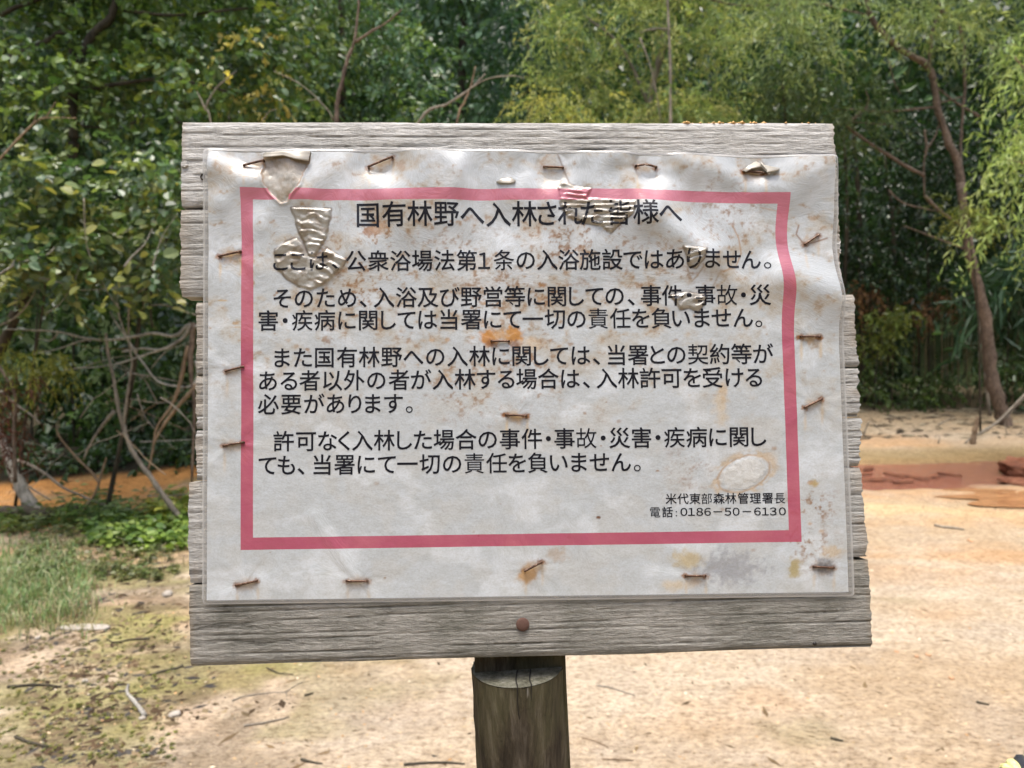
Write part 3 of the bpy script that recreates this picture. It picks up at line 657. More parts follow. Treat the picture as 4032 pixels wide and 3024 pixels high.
# ---- the lettering
LINES = [
 (102, (1450, 852), (2540, 847), '国有林野へ入林された皆様へ', 0,
  [(0, 908), (0, 1115), (0, 1320), (0, 1528), (0, 1730), (0, 1935), (1, 128), (1, 305), (1, 485), (1, 655), (1, 870), (1, 1072), (1, 1265)]),
 (86, (1405, 1031), (2875, 1024), 'ここは、公衆浴場法第１条の入浴施設ではありません。', 0,
  [(0, 218), (0, 357), (0, 525), (0, 655), (0, 815), (0, 990), (0, 1165), (0, 1335), (0, 1510), (0, 1685), (0, 1822), (0, 1978), (1, 138), (1, 308), (1, 478), (1, 645), (1, 820), (1, 980), (1, 1147), (1, 1310), (1, 1452), (1, 1600), (1, 1760), (1, 1918), (1, 2045)]),
 (86, (1515, 1173), (2970, 1163), 'そのため、入浴及び野営等に関しての、事件・事故・災', 0,
  [(0, 230), (0, 400), (0, 573), (0, 742), (0, 868), (0, 1033), (0, 1210), (0, 1380), (0, 1553), (0, 1720), (0, 1893), (0, 2063), (1, 222), (1, 385), (1, 540), (1, 680), (1, 840), (1, 970), (1, 1127), (1, 1293), (1, 1425), (1, 1556), (1, 1727), (1, 1856), (1, 1987)]),
 (86, (1060, 1264), (2600, 1254), '害・疾病に関しては当署にて一切の責任を負いません。', 0,
  [(0, 120), (0, 253), (0, 388), (0, 565), (0, 740), (0, 908), (0, 1068), (0, 1210), (0, 1378), (0, 1545), (0, 1720), (0, 1890), (0, 2045), (1, 195), (1, 370), (1, 540), (1, 712), (1, 885), (1, 1047), (1, 1210), (1, 1365), (1, 1530), (1, 1682), (1, 1855), (1, 1977)]),
 (86, (1280, 1408), (2745, 1396), 'また国有林野への入林に関しては、当署との契約等が', 0,
  [(0, 230), (0, 393), (0, 562), (0, 740), (0, 917), (0, 1093), (0, 1265), (0, 1437), (0, 1612), (0, 1787), (0, 1955), (1, 107), (1, 262), (1, 403), (1, 575), (1, 697), (1, 855), (1, 1025), (1, 1178), (1, 1327), (1, 1498), (1, 1668), (1, 1840), (1, 2014)]),
 (86, (1060, 1500), (2800, 1487), 'ある者以外の者が入林する場合は、入林許可を受ける', 0,
  [(0, 118), (0, 282), (0, 445), (0, 627), (0, 797), (0, 972), (0, 1150), (0, 1325), (0, 1497), (0, 1672), (0, 1838), (0, 1995), (1, 145), (1, 318), (1, 492), (1, 617), (1, 778), (1, 950), (1, 1120), (1, 1290), (1, 1452), (1, 1612), (1, 1785), (1, 1937)]),
 (86, (1060, 1592), (1600, 1588), '必要があります。', 0, [(0, 120), (0, 300), (0, 483), (0, 650), (0, 803), (0, 945), (0, 1108), (0, 1232)]),
 (86, (1120, 1737), (2906, 1719), '許可なく入林した場合の事件・事故・災害・疾病に関し', 0,
  [(0, 240), (0, 417), (0, 587), (0, 718), (0, 862), (0, 1035), (0, 1195), (0, 1340), (0, 1505), (0, 1680), (0, 1850), (0, 2025), (1, 187), (1, 318), (1, 445), (1, 618), (1, 750), (1, 880), (1, 1052), (1, 1182), (1, 1312), (1, 1487), (1, 1655), (1, 1822), (1, 1978)]),
 (86, (1270, 1829), (2440, 1818), 'ても、当署にて一切の責任を負いません。', 0,
  [(0, 112), (0, 262), (0, 378), (0, 545), (0, 720), (0, 893), (0, 1055), (0, 1218), (0, 1393), (0, 1570), (0, 1745), (0, 1920), (0, 2083), (1, 235), (1, 400), (1, 560), (1, 720), (1, 892), (1, 1018)]),
 (46, (2640, 1963), (3066, 1960), '米代東部森林管理署長', 0,
  [(1, 1287), (1, 1380), (1, 1475), (1, 1568), (1, 1665), (1, 1758), (1, 1855), (1, 1952), (1, 2048), (1, 2145)]),
 (45, (2577, 2015), (3076, 2012), '電話:０１８６－５０－６１３０', 1,
  [(1, 1160), (1, 1258), (1, 1328), (1, 1388), (1, 1448), (1, 1513), (1, 1575), (1, 1655), (1, 1735), (1, 1800), (1, 1885), (1, 1968), (1, 2030), (1, 2092), (1, 2165)]),
]
fc = bpy.data.curves.new('glyph', 'FONT'); fc.resolution_u = 3; fc.offset = .009; fo_ = bpy.data.objects.new('glyph', fc); C.objects.link(fo_)
_gl = {}
def glyph(ch):
    if ch not in _gl:
        ref = None
        for off in ((0., 0.) if ch in '故' else (0., .010, .008, .006, .004, .002, 0.)):
            fc.offset = off; fc.body = ch; bpy.context.view_layer.update(); dg = bpy.context.evaluated_depsgraph_get()
            m = fo_.evaluated_get(dg).to_mesh(); V = np.array([v.co[:] for v in m.vertices]); Fg = [list(p.vertices) for p in m.polygons]
            ar = sum(p.area for p in m.polygons); fo_.evaluated_get(dg).to_mesh_clear()
            if ref is None: ref = ar; continue
            if off == 0. or ref * (1 + off * 12) < ar < ref * (1 + off * 34): break
        _gl[ch] = (V, Fg)
    return _gl[ch]
M = MT('black_print'); M.base((.006, .006, .010)); M.set(Roughness=.5, Specular_IOR_Level=.2, Coat_Weight=.35, Coat_Roughness=.12); INK = M.m
for em, (xa, ya), (xb, yb_), txt, mode, pos in LINES:
    TV = []; TF = []; tn = 0
    for ch, (side, zx) in zip(txt, pos):
        gx_ = (1000 if side == 0 else 2000) + zx / 2.011
        gy_ = ya + (yb_ - ya) * (gx_ - xa) / (xb - xa)
        V, Fg = glyph(ch); mid = (V[:, 0].min() + V[:, 0].max()) / 2
        cu, cv = uv_of(np.array([gx_, gx_ + 50, gx_]), np.array([gy_, gy_ + 50 * (yb_ - ya) / (xb - xa), gy_ + 50]))
        ex = np.array([cu[1] - cu[0], cv[1] - cv[0]]) / 50; ey = -np.array([cu[2] - cu[0], cv[2] - cv[0]]) / 50
        ey = np.array([-ex[1], ex[0]]) / np.linalg.norm(ex) * np.linalg.norm(ey)
        sx = 1.0
        if mode and ch in '０１８６５３': sx = 1.08
        if ch in '、。': sx = 1.05
        yc = .38 if not (mode and ch in '０１８６５３') else .37
        ysc = .90 if mode and ch in '０１８６５３' else 1.
        a = (V[:, 0] - mid) * em * sx; b3 = (V[:, 1] - yc) * em * ysc
        u = cu[0] + a * ex[0] + b3 * ey[0]; v = cv[0] + a * ex[1] + b3 * ey[1]
        qx, qy = px_of(u, v)
        patchy = any((qx.max() > np.array(po).min(0)[0] - 5) and (qx.min() < np.array(po).max(0)[0] + 5) and (qy.max() > np.array(po).min(0)[1] - 5) and (qy.min() < np.array(po).max(0)[1] + 5) for po in PATCH)
        if True:
            bmg = bmesh.new(); vv = [bmg.verts.new((a_, b_, 0)) for a_, b_ in zip(u, v)]
            for f in Fg:
                try: bmg.faces.new([vv[i] for i in f])
                except ValueError: pass
            for yy in np.arange(v.min(), v.max(), .00075 if patchy else .005):
                bmesh.ops.bisect_plane(bmg, geom=bmg.verts[:] + bmg.edges[:] + bmg.faces[:], plane_co=(0, yy, 0), plane_no=(0, 1, 0))
            for xx in np.arange(u.min(), u.max(), .0022):
                bmesh.ops.bisect_plane(bmg, geom=bmg.verts[:] + bmg.edges[:] + bmg.faces[:], plane_co=(xx, 0, 0), plane_no=(1, 0, 0))
            bmg.verts.index_update(); W_ = np.array([q.co[:] for q in bmg.verts]); u = W_[:, 0]; v = W_[:, 1]
            Fg = [[q.index for q in f.verts] for f in bmg.faces]; bmg.free()
        h = sheet_h(u, v) + .00016; u2, v2 = edge_shift(u, v)
        # the film is torn away here: those strokes stop at the tear
        if len(Fg):
            qx, qy = px_of(u, v); torn = (sdist(qx, qy, P_FUN) > 0)
            if patchy:
                for po in PATCH: torn |= (sdist(qx, qy, po) > 0) & (fbm(qx / 17, qy / 13, 2, 96) > .60)
            Fg = [f for f in Fg if not torn[f].all()]
        TV.append(L3(u2, v2, h)); TF += [[i + tn for i in f] for f in Fg]; tn += len(u)
    mesh_obj('text_line', np.concatenate(TV), TF, INK, sheet, smooth=False)
bpy.data.objects.remove(fo_)


# ---- torn flaps of film lifted off the sheet
M = MT('torn_film'); M.base(M.ramp(M.noise(120, 4), [(.3, (.27, .24, .18)), (.7, (.46, .44, .38))])); M.set(Roughness=.35, Coat_Weight=.6, Coat_Roughness=.15); FILM = M.m
def flap(pa, pb, lift, curl=1., rows_=8, mat=FILM):
    """a strip between two photo polylines (equal length) that stands off the sheet and curls back"""
    V = []; na = len(pa)
    for r in range(rows_):
        t = r / (rows_ - 1)
        for i in range(na):
            x = pa[i][0] * (1 - t) + pb[i][0] * t; y = pa[i][1] * (1 - t) + pb[i][1] * t
            u, v = uv_of(np.array([x]), np.array([y])); hh = sheet_h(u, v)[0] + .0003 + lift * math.sin(min(1., t * 1.15) * math.pi * .5 * curl) * (1 + .25 * math.sin(i * 2.3))
            u, v = edge_shift(u, v); V.append((u[0], v[0] + DV, hh))
    Fq = [[r * na + i, r * na + i + 1, (r + 1) * na + i + 1, (r + 1) * na + i] for r in range(rows_ - 1) for i in range(na - 1)]
    o = mesh_obj('torn_flap', V, Fq, mat, sheet); md = o.modifiers.new('thickness', 'SOLIDIFY'); md.thickness = .0002; return o
flap([(1045, 606), (1080, 604), (1122, 603), (1170, 606), (1228, 604)], [(1040, 628), (1080, 626), (1122, 622), (1170, 640), (1224, 648)], .0022)
flap([(2918, 675), (2940, 655), (2975, 636), (3000, 650), (3062, 668)], [(2926, 686), (2950, 672), (2990, 662), (3010, 690), (3052, 682)], .0028)
flap([(2992, 640), (3008, 660), (3030, 688)], [(2984, 646), (2998, 668), (3018, 698)], .0030)
flap([(1952, 728), (1975, 716), (2005, 714), (2030, 722)], [(1966, 735), (1985, 736), (2008, 737), (2026, 732)], .0008)

# ---- staples
M = MT('rusty_staple'); M.base(M.ramp(M.noise(420, 4, .7, M.obj()), [(.3, (.025, .014, .010)), (.55, (.10, .05, .028)), (.75, (.36, .28, .22))])); M.set(Roughness=.55, Metallic=.45); STP = M.m
for k, (a, b, c_, d) in enumerate(STAPLES):
    u, v = uv_of(np.array([a, c_], float), np.array([b, d], float)); u, v = edge_shift(u, v)
    hh = sheet_h(u, v); lift = .0010 + (.0012 if k in (1, 15, 3) else 0); top_h = max(hh) + lift
    t = TB(); q = lambda i, f, h: (u[i] + (u[1 - i] - u[i]) * f, v[i] + (v[1 - i] - v[i]) * f + DV, h)
    bend = .0012 if k in (3,) else 0
    t.tube([q(0, 0, -.003), q(0, 0, top_h - .0006), q(0, .05, top_h), tuple(np.add(q(0, .5, top_h + .0001), (0, bend, 0))), q(1, .05, top_h), q(1, 0, top_h - .0006), q(1, 0, -.003)], .00078, .00078, 6, 4)
    o = t.build('staple', STP, root)
# nail through the lowest plank
M2H = MT('hole_dark').m; M2H.node_tree.nodes['Principled BSDF'].inputs['Base Color'].default_value = (.015, .012, .01, 1)
M = MT('rusty_nail'); M.base(M.ramp(M.noise(500, 5, .7), [(.3, (.05, .025, .018)), (.7, (.22, .12, .09))])); M.set(Roughness=.7, Metallic=.3); M.bump(M.noise(700, 4), .0006)
u, v = uv_of(np.array(2058.), np.array(2458.)); V = []; Fq = []; K = 20
for r, h in ((.0043, -.001), (.0044, .0008), (.0038, .0016), (.0016, .0019), (0, .0019)):
    V += [(float(u) + r * math.cos(i * 2 * math.pi / K), float(v) + DV + r * math.sin(i * 2 * math.pi / K), h) for i in range(K)]
for k in range(4): Fq += [[k * K + i, k * K + (i + 1) % K, (k + 1) * K + (i + 1) % K, (k + 1) * K + i] for i in range(K)]
mesh_obj('nail', V, Fq, M.m, root)
M = MT('knot'); u, v = uv_of(np.array(3208.), np.array(2534.))
t = TB(); t.tube([(float(u), float(v) + DV, -.001), (float(u), float(v) + DV, .0004)], .0013, .0013, 8, 2); t.build('nail_hole', M2H, root); M.base((.03, .022, .015)); M.set(Roughness=.9)
t = TB(); u, v = uv_of(np.array([790., 797, 805, 797]), np.array([697., 686, 697, 708]))
t.tube([(float(a), float(b) + DV, .0001) for a, b in zip(u, v)] + [(float(u[0]), float(v[0]) + DV, .0001)], .0005, .0005, 5, 4); t.build('knot', M.m, root)

# ---- the post
M = MT('old_post'); v = M.obj((1, .12, 1)); n1 = M.noise(120, 6, .75, v, .2); n2 = M.noise(24, 4, .6, M.obj((1, .4, 1))); n3 = M.noise(75, 4, .6, M.obj((1, .07, 1)))
c = M.ramp(n1, [(.3, (.014, .011, .007)), (.52, (.065, .052, .034)), (.75, (.17, .145, .11))])
c = M.mix(M.gray(n2, .45, .7, 0, .55), c, (.10, .098, .045)); c = M.mix(M.gray(n3, .66, .72, 0, .65), c, (.42, .40, .35)); c = M.mix(M.gray(n2, .5, .35, 0, .6), c, (.018, .013, .008))
cut = M.attr('cut'); cw = M.ramp(M.noise(140, 6, .7, M.obj((1, 1, 1))), [(.3, (.04, .038, .025)), (.5, (.11, .108, .08)), (.75, (.22, .215, .185))])
M.base(M.mix(cut, c, cw)); M.set(Roughness=.9, Specular_IOR_Level=.2)
M.bump(M.math('ADD', n1, M.math('MULTIPLY', n3, .5)), .004, .8); POST = M.m

# centre of the post just below the planks
def board_point(px_, py_, h):
    u, v = uv_of(np.array(float(px_)), np.array(float(py_)), h); return ST + SW @ Vector((float(u), float(v), h))
pt = board_point(2037, 2622, -.026)            # axis point at the notch level
ax = Vector((-.052, .01, 1)).normalized()      # upward axis, leaning slightly to the left at the top
RP = .0312; KS = 48
base_pt = pt - ax * (pt.z / ax.z + .06)
inv = (Matrix.Translation(root_loc) @ SW.to_4x4()).inverted()
back_dir = Vector((0, 1, 0)); side = ax.cross(back_dir).normalized(); fwd = -back_dir
V = []; Fq = []; cutA = []
Hn = (pt - base_pt).length; NL = 70
for j in range(NL):
    s_ = j / (NL - 1); c0 = base_pt + ax * (Hn * s_)
    for i in range(KS):
        a = i * 2 * math.pi / KS; groove = .0006 * math.sin(a * 11 + 1.3) + .0010 * (random.random() - .5)
        r = RP * (1.04 - .04 * s_) + groove; V.append(c0 + side * (math.cos(a) * r) + fwd * (math.sin(a) * r)); cutA.append(0)
for j in range(NL - 1):
    for i in range(KS): Fq.append([j * KS + i, j * KS + (i + 1) % KS, (j + 1) * KS + (i + 1) % KS, (j + 1) * KS + i])
# the sawn face: a slightly dished, sloping top
n0 = len(V)
for rr_ in (1., .985, .7, .4, .15):
    for i in range(KS):
        a = i * 2 * math.pi / KS; V.append(pt + ax * (.0004 + .0007 * (random.random() - .5) * (rr_ < .9)) + side * (math.cos(a) * RP * rr_) + fwd * (math.sin(a) * RP * rr_)); cutA.append(1)
for q in range(4):
    for i in range(KS): Fq.append([n0 + q * KS + i, n0 + q * KS + (i + 1) % KS, n0 + (q + 1) * KS + (i + 1) % KS, n0 + (q + 1) * KS + i])
Fq.append([n0 + 4 * KS + i for i in range(KS)])
V = np.array([tuple(inv @ v_) for v_ in V])
mesh_obj('post', V, Fq, POST, root, smooth=False, attrs={'cut': cutA})
# rear half of the post, left standing above the notch; the planks are nailed to it
V = []; Fq = []; cutA = []; Ht = .33; NL = 20; rows2 = []
flat = .006
bdir = (SW @ Vector((0, 1, 0))).normalized(); bn = (SW @ Vector((0, 0, 1))).normalized(); bu = (SW @ Vector((1, 0, 0))).normalized()
for j in range(NL):
    s_ = j / (NL - 1); c0 = pt + bdir * (Ht * s_) - bn * .000
    prof = []
    for i in range(25):
        a = math.pi * (i / 24); prof.append((math.cos(a) * (RP + .0005 * (random.random())), -math.sin(a) * RP * 1.05))
    # d: distance behind the flat face
    for (a_, d_) in prof: V.append((pt - ax * 1.0 + bu * .003 if j == 0 else pt - ax * .01 + bu * .0015 if j == 1 else pt + bdir * (Ht * s_) + bu * .001) + bu * a_ * .985 + bn * (.026 - TH_P - .0015 + d_ * 1.35)); cutA.append(0)
for j in range(NL - 1):
    for i in range(25): k2 = (i + 1) % 25; Fq.append([j * 25 + i, (j + 1) * 25 + i, (j + 1) * 25 + k2, j * 25 + k2])
Fq.append(list(range((NL - 1) * 25, NL * 25))); Fq.append(list(range(25))[::-1])
V = np.array([tuple(inv @ v_) for v_ in V]); mesh_obj('rear_post', V, Fq, POST, root, smooth=False, attrs={'cut': cutA})
# raised sliver of wood at the back of the sawn face
t = TB(); pa = [pt + ax * .0012 + side * (-RP * .98 + 2 * RP * .98 * k / 8) + fwd * (-.0035 - .002 * math.sin(k)) for k in range(9)]
t.tube([inv @ q for q in pa], .0013, .0011, 5, 3, .5); o = t.build('splinter', PLANK_TOP, root)
M2 = MT('crack_dark'); M2.base((.008, .006, .004)); M2.set(Roughness=1)
for dx, ln in ((-.009, .014), (.0, .022)):
    t = TB(); p0 = pt + ax * .0014 + side * dx; pr = math.sqrt(RP ** 2 - dx ** 2)
    t.tube([inv @ (p0 + fwd * pr * .3), inv @ (p0 + fwd * (pr * .75) + side * .001), inv @ (p0 + fwd * (pr + .0002)), inv @ (p0 + fwd * (pr + .0004) - ax * ln * .5 + side * .0006), inv @ (p0 + fwd * (pr + .0001) - ax * ln)], .0005, .0002, 4, 3)
    t.build('crack', M2.m, root)

# ================================================================== rope on a stake at the lower right corner
M = MT('yellow_rope'); nz = M.noise(260, 4, .6, M.obj((1, 1, 1))); M.base(M.ramp(nz, [(.35, (.42, .38, .12)), (.7, (.78, .74, .36))])); M.set(Roughness=.55); M.bump(nz, .001); ROPE_Y = M.m
M = MT('black_rope'); nz = M.noise(260, 4, .6); M.base(M.ramp(nz, [(.35, (.010, .011, .014)), (.7, (.05, .055, .07))])); M.set(Roughness=.4); M.bump(nz, .001); ROPE_B = M.m
cr = Vector((0, 0, CAMZ)) + ray(4120, 3212) * .50
stake_c = Vector((cr.x + .055, cr.y + .03, 0)); rz = cr.z
rp = empty('tiger_rope', (stake_c.x, stake_c.y, rz), 'yellow and black twisted rope coiled at the lower right corner of the view', 'rope')
coil = []
for k in range(220):
    a = k / 219 * 2.6 * 2 * math.pi - 2.6; coil.append(np.array([math.cos(a) * .056, math.sin(a) * .040, -.012 * a / (2 * math.pi) + .004 * math.sin(a * 2)]))
coil = np.array(coil); off = coil[int(np.argmin(coil[:90, 0]))]
Tt = np.gradient(coil, axis=0); Tt /= np.linalg.norm(Tt, axis=1)[:, None]; up_ = np.array([0, 0, 1.]); Sd = np.cross(Tt, up_); Sd /= np.linalg.norm(Sd, axis=1)[:, None]; Bu = np.cross(Sd, Tt)
for st in range(3):
    ph = st * 2 * math.pi / 3; tw = np.linspace(0, 2 * np.pi * 30, len(coil)) + ph
    P = coil + (Sd * np.cos(tw)[:, None] + Bu * np.sin(tw)[:, None]) * .0042
    t = TB(); t.tube(list(P), .0047, .0047, 8, 2); t.build('strand', ROPE_B if st == 2 else ROPE_Y, rp)
stk = empty('rope_stake', (stake_c.x, stake_c.y, 0), 'short wooden stake that carries the coiled yellow and black rope', 'stake')
t = TB(); t.tube([(0, 0, -.05), (0, 0, .5), (0, 0, rz - .018)], .034, .030, 14, 6, .05); t.build('stake', BARK_GREY, stk)

# ================================================================== ground things
def tubes_thing(name, label, cat, paths, mat, base=None, group=None, sides=6, part='stem'):
    base = base if base is not None else paths[0][0][0]
    r = empty(name, tuple(base), label, cat, group); 
    for k, (P, r0, r1) in enumerate(paths):
        t = TB(); t.tube([np.array(p) for p in P], r0, r1, sides, 5, .22); t.build(part if k == 0 else 'twig', mat, r, base)
    return r
def ground_twig(pts, rad, label, mat, side=()):
    P = [gp(a, b) + Vector((0, 0, rad * .8)) for a, b in pts]
    pp = [(P, rad, rad * .55)] + [([gp(a, b) + Vector((0, 0, rad)) for a, b in q], rad * .6, rad * .25) for q in side]
    tubes_thing('fallen_twig', label, 'twig', pp, mat, P[0], 'twigs lying on the sand', 5, 'twig')
ground_twig([(570, 2825), (530, 2765), (500, 2725), (505, 2690)], .009, 'thick pale stick lying among dark litter at the lower left', BARK_PALE)
ground_twig([(720, 2620), (690, 2630), (640, 2640), (560, 2660)], .006, 'dark bark strip beneath the lower left corner of the board', BARK_DARK)
ground_twig([(590, 2512), (520, 2515), (450, 2525), (420, 2510)], .0045, 'thin dark twig above the pale stick on mossy sand', BARK_DARK)
ground_twig([(915, 2765), (960, 2745), (1040, 2733), (1125, 2728)], .0035, 'long thin twig with forked end left of the post', BARK_GREY, [[(1125, 2728), (1165, 2705), (1195, 2690)], [(1125, 2728), (1130, 2755)]])
ground_twig([(1050, 2635), (1100, 2655), (1155, 2660)], .0035, 'short curved twig just under the lowest plank', BARK_DARK)
ground_twig([(1200, 2745), (1235, 2735)], .005, 'stubby dark twig piece left of the post', BARK_DARK)
ground_twig([(960, 2862), (1060, 2850), (1140, 2832)], .004, 'straight mossy twig halfway between litter and post', BARK_GREY)
ground_twig([(1185, 3000), (1230, 3012), (1270, 3016)], .004, 'dark twig at the bottom edge left of the post', BARK_DARK)
ground_twig([(1590, 3016), (1680, 3008), (1760, 3012), (1830, 3014)], .0045, 'dark bent twig right by the foot of the view beside the post', BARK_DARK)
ground_twig([(2290, 2908), (2345, 2918), (2395, 2940)], .0035, 'thin brown twig right of the post near the bottom', BARK_TAN)
ground_twig([(2370, 2990), (2430, 2990), (2495, 2994)], .003, 'fine brown twig lowest right of the post', BARK_TAN)
ground_twig([(2350, 2705), (2400, 2712), (2440, 2725), (2500, 2745)], .0035, 'weathered twig on the orange patch right of the post', BARK_GREY)
ground_twig([(3680, 2070), (3715, 2078), (3740, 2080), (3770, 2084), (3795, 2086)], .010, 'grey chip of driftwood on the bare orange sand at right', BARK_GREY)
ground_twig([(3845, 2765), (3895, 2775)], .005, 'small dark twig on the open sand at far right', BARK_DARK)
ground_twig([(3270, 2918), (3320, 2928)], .005, 'short dark twig on the sand right of centre', BARK_DARK)
ground_twig([(700, 2240), (600, 2252), (480, 2262), (380, 2280)], .008, 'long dark stick edging the grass left of the board', BARK_DARK)
ground_twig([(60, 2900), (120, 2925), (190, 2945)], .006, 'dark twig in the leaf litter at the lower left corner', BARK_DARK)
ground_twig([(30, 2700), (150, 2695), (240, 2700)], .006, 'dark twig crossing the moss left of the pale stick', BARK_DARK)
# stones
def stone(px_, py_, sx, sy, sz, mat, label, name='stone', cat='stone', group=None, seed=0, sink=.25):
    p = gp(px_, py_); rot = 0 if name == 'flat_stone' else seed * 1.7; p.z = max(p.z, -.085) if p.y > 5.8 else p.z; bm = bmesh.new(); bmesh.ops.create_icosphere(bm, subdivisions=4, radius=1)
    for v_ in bm.verts:
        c0 = v_.co; nz = float(fbm(c0.x * 1.4 + seed, c0.y * 1.4 + c0.z * 1.1, 3, seed)) - .5
        n3 = float(fbm(c0.x * 4 + seed, c0.y * 4 + c0.z * 3, 2, seed + 2)) - .5
        f = 1 + .55 * nz + .38 * n3; v_.co = Vector((c0.x * sx * f, c0.y * sy * f, c0.z * sz * f + sz * (.8 - sink)))
    m = bpy.data.meshes.new(name); bm.to_mesh(m); bm.free(); m.materials.append(mat)
    for q in m.polygons: q.use_smooth = True
    o = bpy.data.objects.new(name, m); C.objects.link(o); o.location = p; o.rotation_euler = (0, 0, rot)
    return tag(o, label, cat, group)
M = MT('rusty_rock'); n1 = M.noise(9, 6, .7, M.obj((1, 1, 2.2))); M.base(M.ramp(n1, [(.3, (.10, .032, .016)), (.52, (.28, .10, .045)), (.75, (.45, .21, .12))])); M.set(Roughness=.65); M.bump(M.noise(22, 5, .7), .03); ROCK = M.m
M = MT('pale_stone'); M.base(M.ramp(M.noise(60, 5), [(.3, (.24, .21, .17)), (.7, (.44, .41, .36))])); M.set(Roughness=.9); PST = M.m
M = MT('orange_stone'); M.base(M.ramp(M.noise(60, 5), [(.3, (.34, .18, .09)), (.7, (.56, .36, .21))])); M.set(Roughness=.9); OST = M.m
stone(4062, 1845, .26, .2, .12, ROCK, 'rounded red brown boulder cut by the right edge of the view', 'boulder', 'boulder', None, 3)
stone(4030, 1880, .20, .12, .03, ROCK, 'low flat red brown rock in front of the boulder', 'rock', 'rock', None, 5)
SL = [(3285, 1850, .26, 'flat rusty slab nearest the board at the stream'), (3370, 1835, .22, 'second rusty slab from the board, in mid stream'), (3340, 1868, .20, 'low rusty slab on the near stream edge beside the board'),
      (3455, 1858, .24, 'rusty slab left of the jagged one on the stream edge'), (3520, 1838, .20, 'small rusty slab in the back of the stream'), (3560, 1866, .19, 'dark undercut slab in the middle of the stream edge'),
      (3610, 1850, .21, 'jagged rusty slab pointing to the right'), (3680, 1846, .19, 'thin rusty slab near the right end of the row'), (3745, 1838, .16, 'small rusty slab closing the row at the right'), (3420, 1815, .18, 'faint rusty slab furthest back in the stream')]
for k, (a, b, r, lb) in enumerate(SL):
    stone(a, b, r * .62, r * .22, .016, ROCK, lb, 'stone_slab', 'rock', 'rusty slabs along the stream', 10 + k, .1)
for k, (a, b, r, mt, lb) in enumerate([(3610, 2592, .011, OST, 'light brown pebble on open sand right of the board'), (3655, 2588, .012, OST, 'orange pebble beside a light brown one'), (3745, 2675, .014, OST, 'round orange pebble below the pair at right'),
      (3530, 2570, .010, OST, 'tiny orange pebble nearest the plank corner'), (150, 2510, .015, PST, 'white pebble on moss by the grass clump'), (335, 2675, .012, PST, 'white pebble right of the dark litter'), (660, 2345, .030, PST, 'grey stone left of the lowest planks'),
      (560, 2830, .012, PST, 'grey pebble at the end of the pale stick'), (3820, 2130, .02, OST, 'dark orange pebble far right on the sand'), (690, 2825, .02, PST, 'grey pebble midway on the sand at left')]):
    stone(a, b, r * .95, r * .7, r * .5, mt, lb, 'pebble', 'pebble', None, 30 + k)
# pale flat outcrop left
stone(335, 2468, .12, .03, .005, PST, 'pale flat stone bedded in moss beside the grass', 'flat_stone', 'stone', None, 51, .1)
# grit and bark crumbs: nobody could count them
def scatter(name, nn, region, size, cols, label, cat='', flat=.4, seed=1, elong=1.6):
    rg = np.random.default_rng(seed); V = []; Cc = []
    P = region(rg, nn); z = ground_h(P[:, 0], P[:, 1]); nn = len(P)
    s_ = size[0] + (size[1] - size[0]) * rg.random(nn) ** 3; an = rg.random(nn) * 6.28
    base8 = np.array([(1, 0, 0), (0, 1, 0), (-1, 0, 0), (0, -1, 0), (0, 0, 1), (0, 0, -.6)], float)
    Q = base8[None] * (.65 + .6 * rg.random((nn, 6, 1))) * s_[:, None, None] * np.array([elong, 1, flat])
    ca, sa = np.cos(an)[:, None], np.sin(an)[:, None]; qx = Q[..., 0] * ca - Q[..., 1] * sa; qy = Q[..., 0] * sa + Q[..., 1] * ca
    V = np.stack([qx + P[:, :1], qy + P[:, 1:2], Q[..., 2] + z[:, None] + (s_ * flat * .3)[:, None]], -1).reshape(-1, 3)
    i = np.arange(nn) * 6; Fq = np.concatenate([np.stack([i + a, i + b, i + c], 1) for a, b, c in ((0, 1, 4), (1, 2, 4), (2, 3, 4), (3, 0, 4), (1, 0, 5), (2, 1, 5), (3, 2, 5), (0, 3, 5))])
    cl = np.array(cols)[rg.integers(0, len(cols), nn)] * (.7 + .6 * rg.random((nn, 1)))
    o = mesh_obj(name, V, Fq, LEAF_DRY, None, smooth=False, cols=np.repeat(cl, 6, 0)); return tag(o, label, cat or None, kind='stuff')
def reg_all(rg, n):
    y = 1.7 + 4.6 * rg.random(n) ** 1.5; x = (rg.random(n) - .5) * 1.7 * y; return np.stack([x, y], 1)
def reg_left(rg, n):
    y = 1.75 + 2.6 * rg.random(n) ** 1.3; x = -.95 * y * .72 + np.abs(rg.normal(size=n)) * .42; k = fbm(x * 4, y * 6, 3, 12) > .47 - .1 * (x < -1.1); return np.stack([x, y], 1)[k]
def reg_far(rg, n):
    y = 8.3 + 2.2 * rg.random(n); x = 2 + 8 * rg.random(n); return np.stack([x, y], 1)
scatter('grit', 6500, reg_all, (.0012, .006), [(.55, .43, .28), (.64, .55, .42), (.42, .30, .17), (.30, .22, .14), (.5, .3, .15)], 'fine grit and crumbs strewn over the sand', 'grit', .6, 3)
scatter('bark_litter', 5200, reg_left, (.003, .014), [(.05, .035, .022), (.09, .06, .035), (.16, .12, .07), (.06, .055, .05), (.22, .17, .10)], 'dark bark crumbs and dead leaves at the lower left', 'litter', .35, 4, 2.4)
scatter('shore_litter', 1500, reg_far, (.01, .05), [(.10, .08, .055), (.22, .18, .12), (.34, .29, .2), (.07, .055, .04)], 'dark sticks and debris along the far shore', 'litter', .3, 5, 3.2)
scatter('needle_litter', 350, reg_all, (.004, .010), [(.10, .07, .04), (.16, .11, .06)], 'thin brown needles and crumbs on the sand', 'litter', .12, 6, 4.5)

